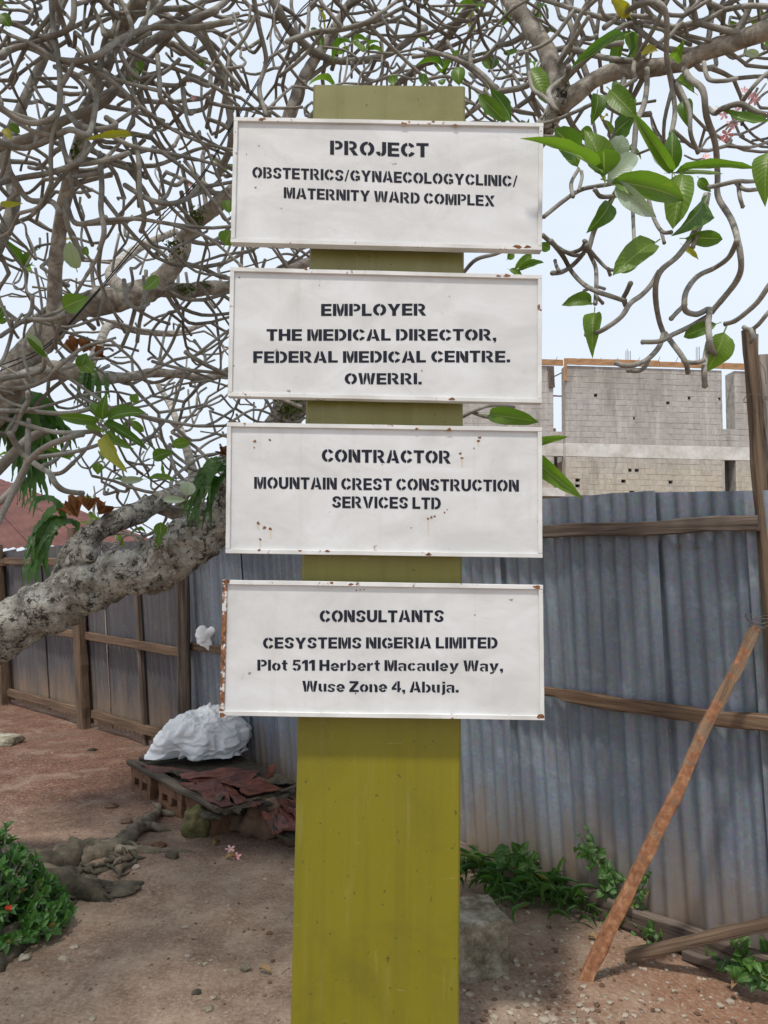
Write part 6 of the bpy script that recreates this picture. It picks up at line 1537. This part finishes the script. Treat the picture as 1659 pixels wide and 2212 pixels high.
tag(gd.build('gravel', M['stone']), 'brown grit and small clods strewn over the bare soil', 'gravel', kind='stuff')
tag(gs.build('gravel', m_simple('fine_grit', (.20, .155, .12), (.42, .35, .29), 20, .9, .3, .003)), 'fine light grit strewn over the bare soil', 'gravel', kind='stuff')
SP = [(1090, 2072, 17), (1112, 2078, 15), (1117, 2087, 12), (1030, 2065, 13), (1150, 2010, 12), (1198, 2058, 14), (1213, 2036, 10), (1128, 2152, 16), (1145, 2155, 12), (1160, 2162, 14), (1185, 2178, 11), (1137, 2175, 15), (1102, 2190, 14), (1066, 2200, 16),
      (1020, 2178, 14), (1045, 2205, 14), (1195, 2203, 20), (1175, 2210, 22), (1240, 2205, 13), (1275, 2205, 14), (1300, 2208, 16), (1350, 2190, 14), (1070, 2140, 13), (1015, 2148, 16), (1250, 2172, 14), (1290, 2170, 13), (1268, 2182, 15), (1555, 2145, 17),
      (1575, 2135, 16), (1370, 2188, 12), (1508, 2122, 9), (1455, 2060, 10), (1060, 2110, 11), (1140, 1975, 9), (1280, 2040, 9), (1345, 2205, 11), (1620, 2190, 14), (1560, 2195, 14)]
for i, (x, y, w) in enumerate(SP):
    p = gr(x, y); s = w/FPX*p.y*.5*1.15; vs, fs = base_rocks[i % 6]; mb = MB(); mb.add([(v.x*s*1.1, v.y*s, v.z*s*.95) for v in vs], fs)
    o = mb.build('pebble', M['pebble'] if i % 5 else M['stone'], None, Matrix.Translation((p.x, p.y, gz(p.x, p.y)+s*.25)) @ Matrix.Rotation(i*1.7, 4, 'Z'))
    tag(o, 'pale pebble lying loose on the soil right of the pillar', 'pebble', 'loose pebbles right of the pillar')
L1 = [(372, 1872, 24, 'root', 'flat dark grey stone lying below the thin root', 'rootdark'), (275, 1780, 20, '', 'small stone beside the pale root', 'stone'), (286, 1796, 22, '', 'brown lump of earth next to the forked root', 'stone'), (200, 1621, 14, '', 'dark clod on the red soil in front of the fence post', 'scrap_dark'),
      (240, 1743, 20, '', 'low dark clod in the sunlit patch of soil', 'stone'), (137, 2080, 18, '', 'pale round stone in front of the shrub', 'pebble'), (52, 2078, 22, '', 'light grey stone at the lower left below the shrub', 'concrete'), (293, 1902, 14, '', 'small pale flat stone right of the root mass', 'pebble'),
      (405, 2070, 11, '', 'pale chip lying on the soil left of the pillar', 'pebble'), (531, 2095, 22, '', 'pale stone chunk near the pillar at lower left', 'concrete'), (450, 2180, 18, '', 'short grey stick-like stone near the bottom edge', 'concrete'), (424, 2146, 16, '', 'dark brown clod on the gritty patch', 'scrap_dark'),
      (200, 2203, 12, '', 'pale chip at the bottom edge left of the pillar', 'pebble'), (582, 2020, 12, '', 'reddish clod close to the left edge of the pillar', 'mudblock'), (160, 2052, 13, '', 'narrow pale stone below the root mass', 'pebble'), (400, 2005, 12, '', 'thin pale chip in the middle of the bare soil', 'pebble'), (343, 1848, 26, '', 'rounded brown mound stone above the thin root', 'mudblock')]
for i, (x, y, w, _, lab, m) in enumerate(L1):
    p = gr(x, y); s = w/FPX*p.y*.5*1.15; rock('stone', Vector((p.x, p.y, gz(p.x, p.y)+s*.2)), (s*1.1, s, s*.5), M[m], i*3.3, lab, 'stone', None, 2, rough=.4)
# dry leaves, fallen flowers, bits of stick
DL = leaf_mesh('dry_leaf', M['dry'], .5, .5, .08, 0, 77, n=6)
for (x, y, l, a, lab) in ((458, 1832, 22, 1.2, 'curled yellow brown dry leaf below the mossy stone'), (485, 1862, 24, .3, 'crumpled dry leaf on the soil left of the pillar'), (503, 1855, 16, 2.2, 'second crumpled dry leaf beside the larger one by the pillar'), (1580, 2140, 20, .8, 'curled dry seed pod on the red soil at right'),
                          (1120, 1968, 20, .2, 'dry brown leaf lying left of the weeds'), (1270, 2030, 20, -.6, 'small dry leaf close to the foot of the brace'), (560, 2100, 24, -.4, 'dry twiggy leaf near the pillar at lower left'), (1010, 2122, 14, .4, 'dry red brown leaf at the foot of the concrete lump')):
    p = gr(x, y); L = l/FPX*p.y*1.2; d = Vector((math.cos(a), math.sin(a), .15)).normalized()
    o = put_leaf(DL, p+Vector((0, 0, .008)), p+Vector((0, 0, .008))+d*L, L*.45, None, Vector((.1, -.3, 1)), 'dry_leaf'); tag(o, lab, 'leaf')
for (x, y, lab) in ((322, 1798, 'fallen pink and white blossom beside the forked root'), (382, 1845, 'fallen pink blossom above the flat dark stone'), (497, 1842, 'fallen pink blossom left of the pillar'), (510, 1858, 'fallen pale blossom next to the dry leaves')):
    p = gr(x, y); o = flower(p+Vector((0, 0, .018)), 11/FPX*p.y, Vector((.1, -.5, 1)).normalized(), None); tag(o, lab, 'flower')
sr_ = random.Random(31)
stk = MB()
for k in range(70):
    x = sr_.uniform(0, 1600); y = sr_.uniform(1780, 2205); p = gr(x, y); a = sr_.uniform(0, 3.14); l = sr_.uniform(.01, .045)
    q0 = p+Vector((0, 0, gz(p.x, p.y)+.003)); q1 = q0+Vector((math.cos(a), math.sin(a), .06))*l; tube(stk, [q0, (q0+q1)/2+Vector((0, 0, .002)), q1], .0012, 4)
tag(stk.build('twig_litter', M['twig']), 'scattered tiny twigs on the bare soil', 'litter', kind='stuff')
print('objects', len(bpy.data.objects), 'tris', sum(len(o.data.loop_triangles) if False else sum(len(p.vertices)-2 for p in o.data.polygons) for o in bpy.data.objects if o.type == 'MESH' and len(o.data.polygons)))
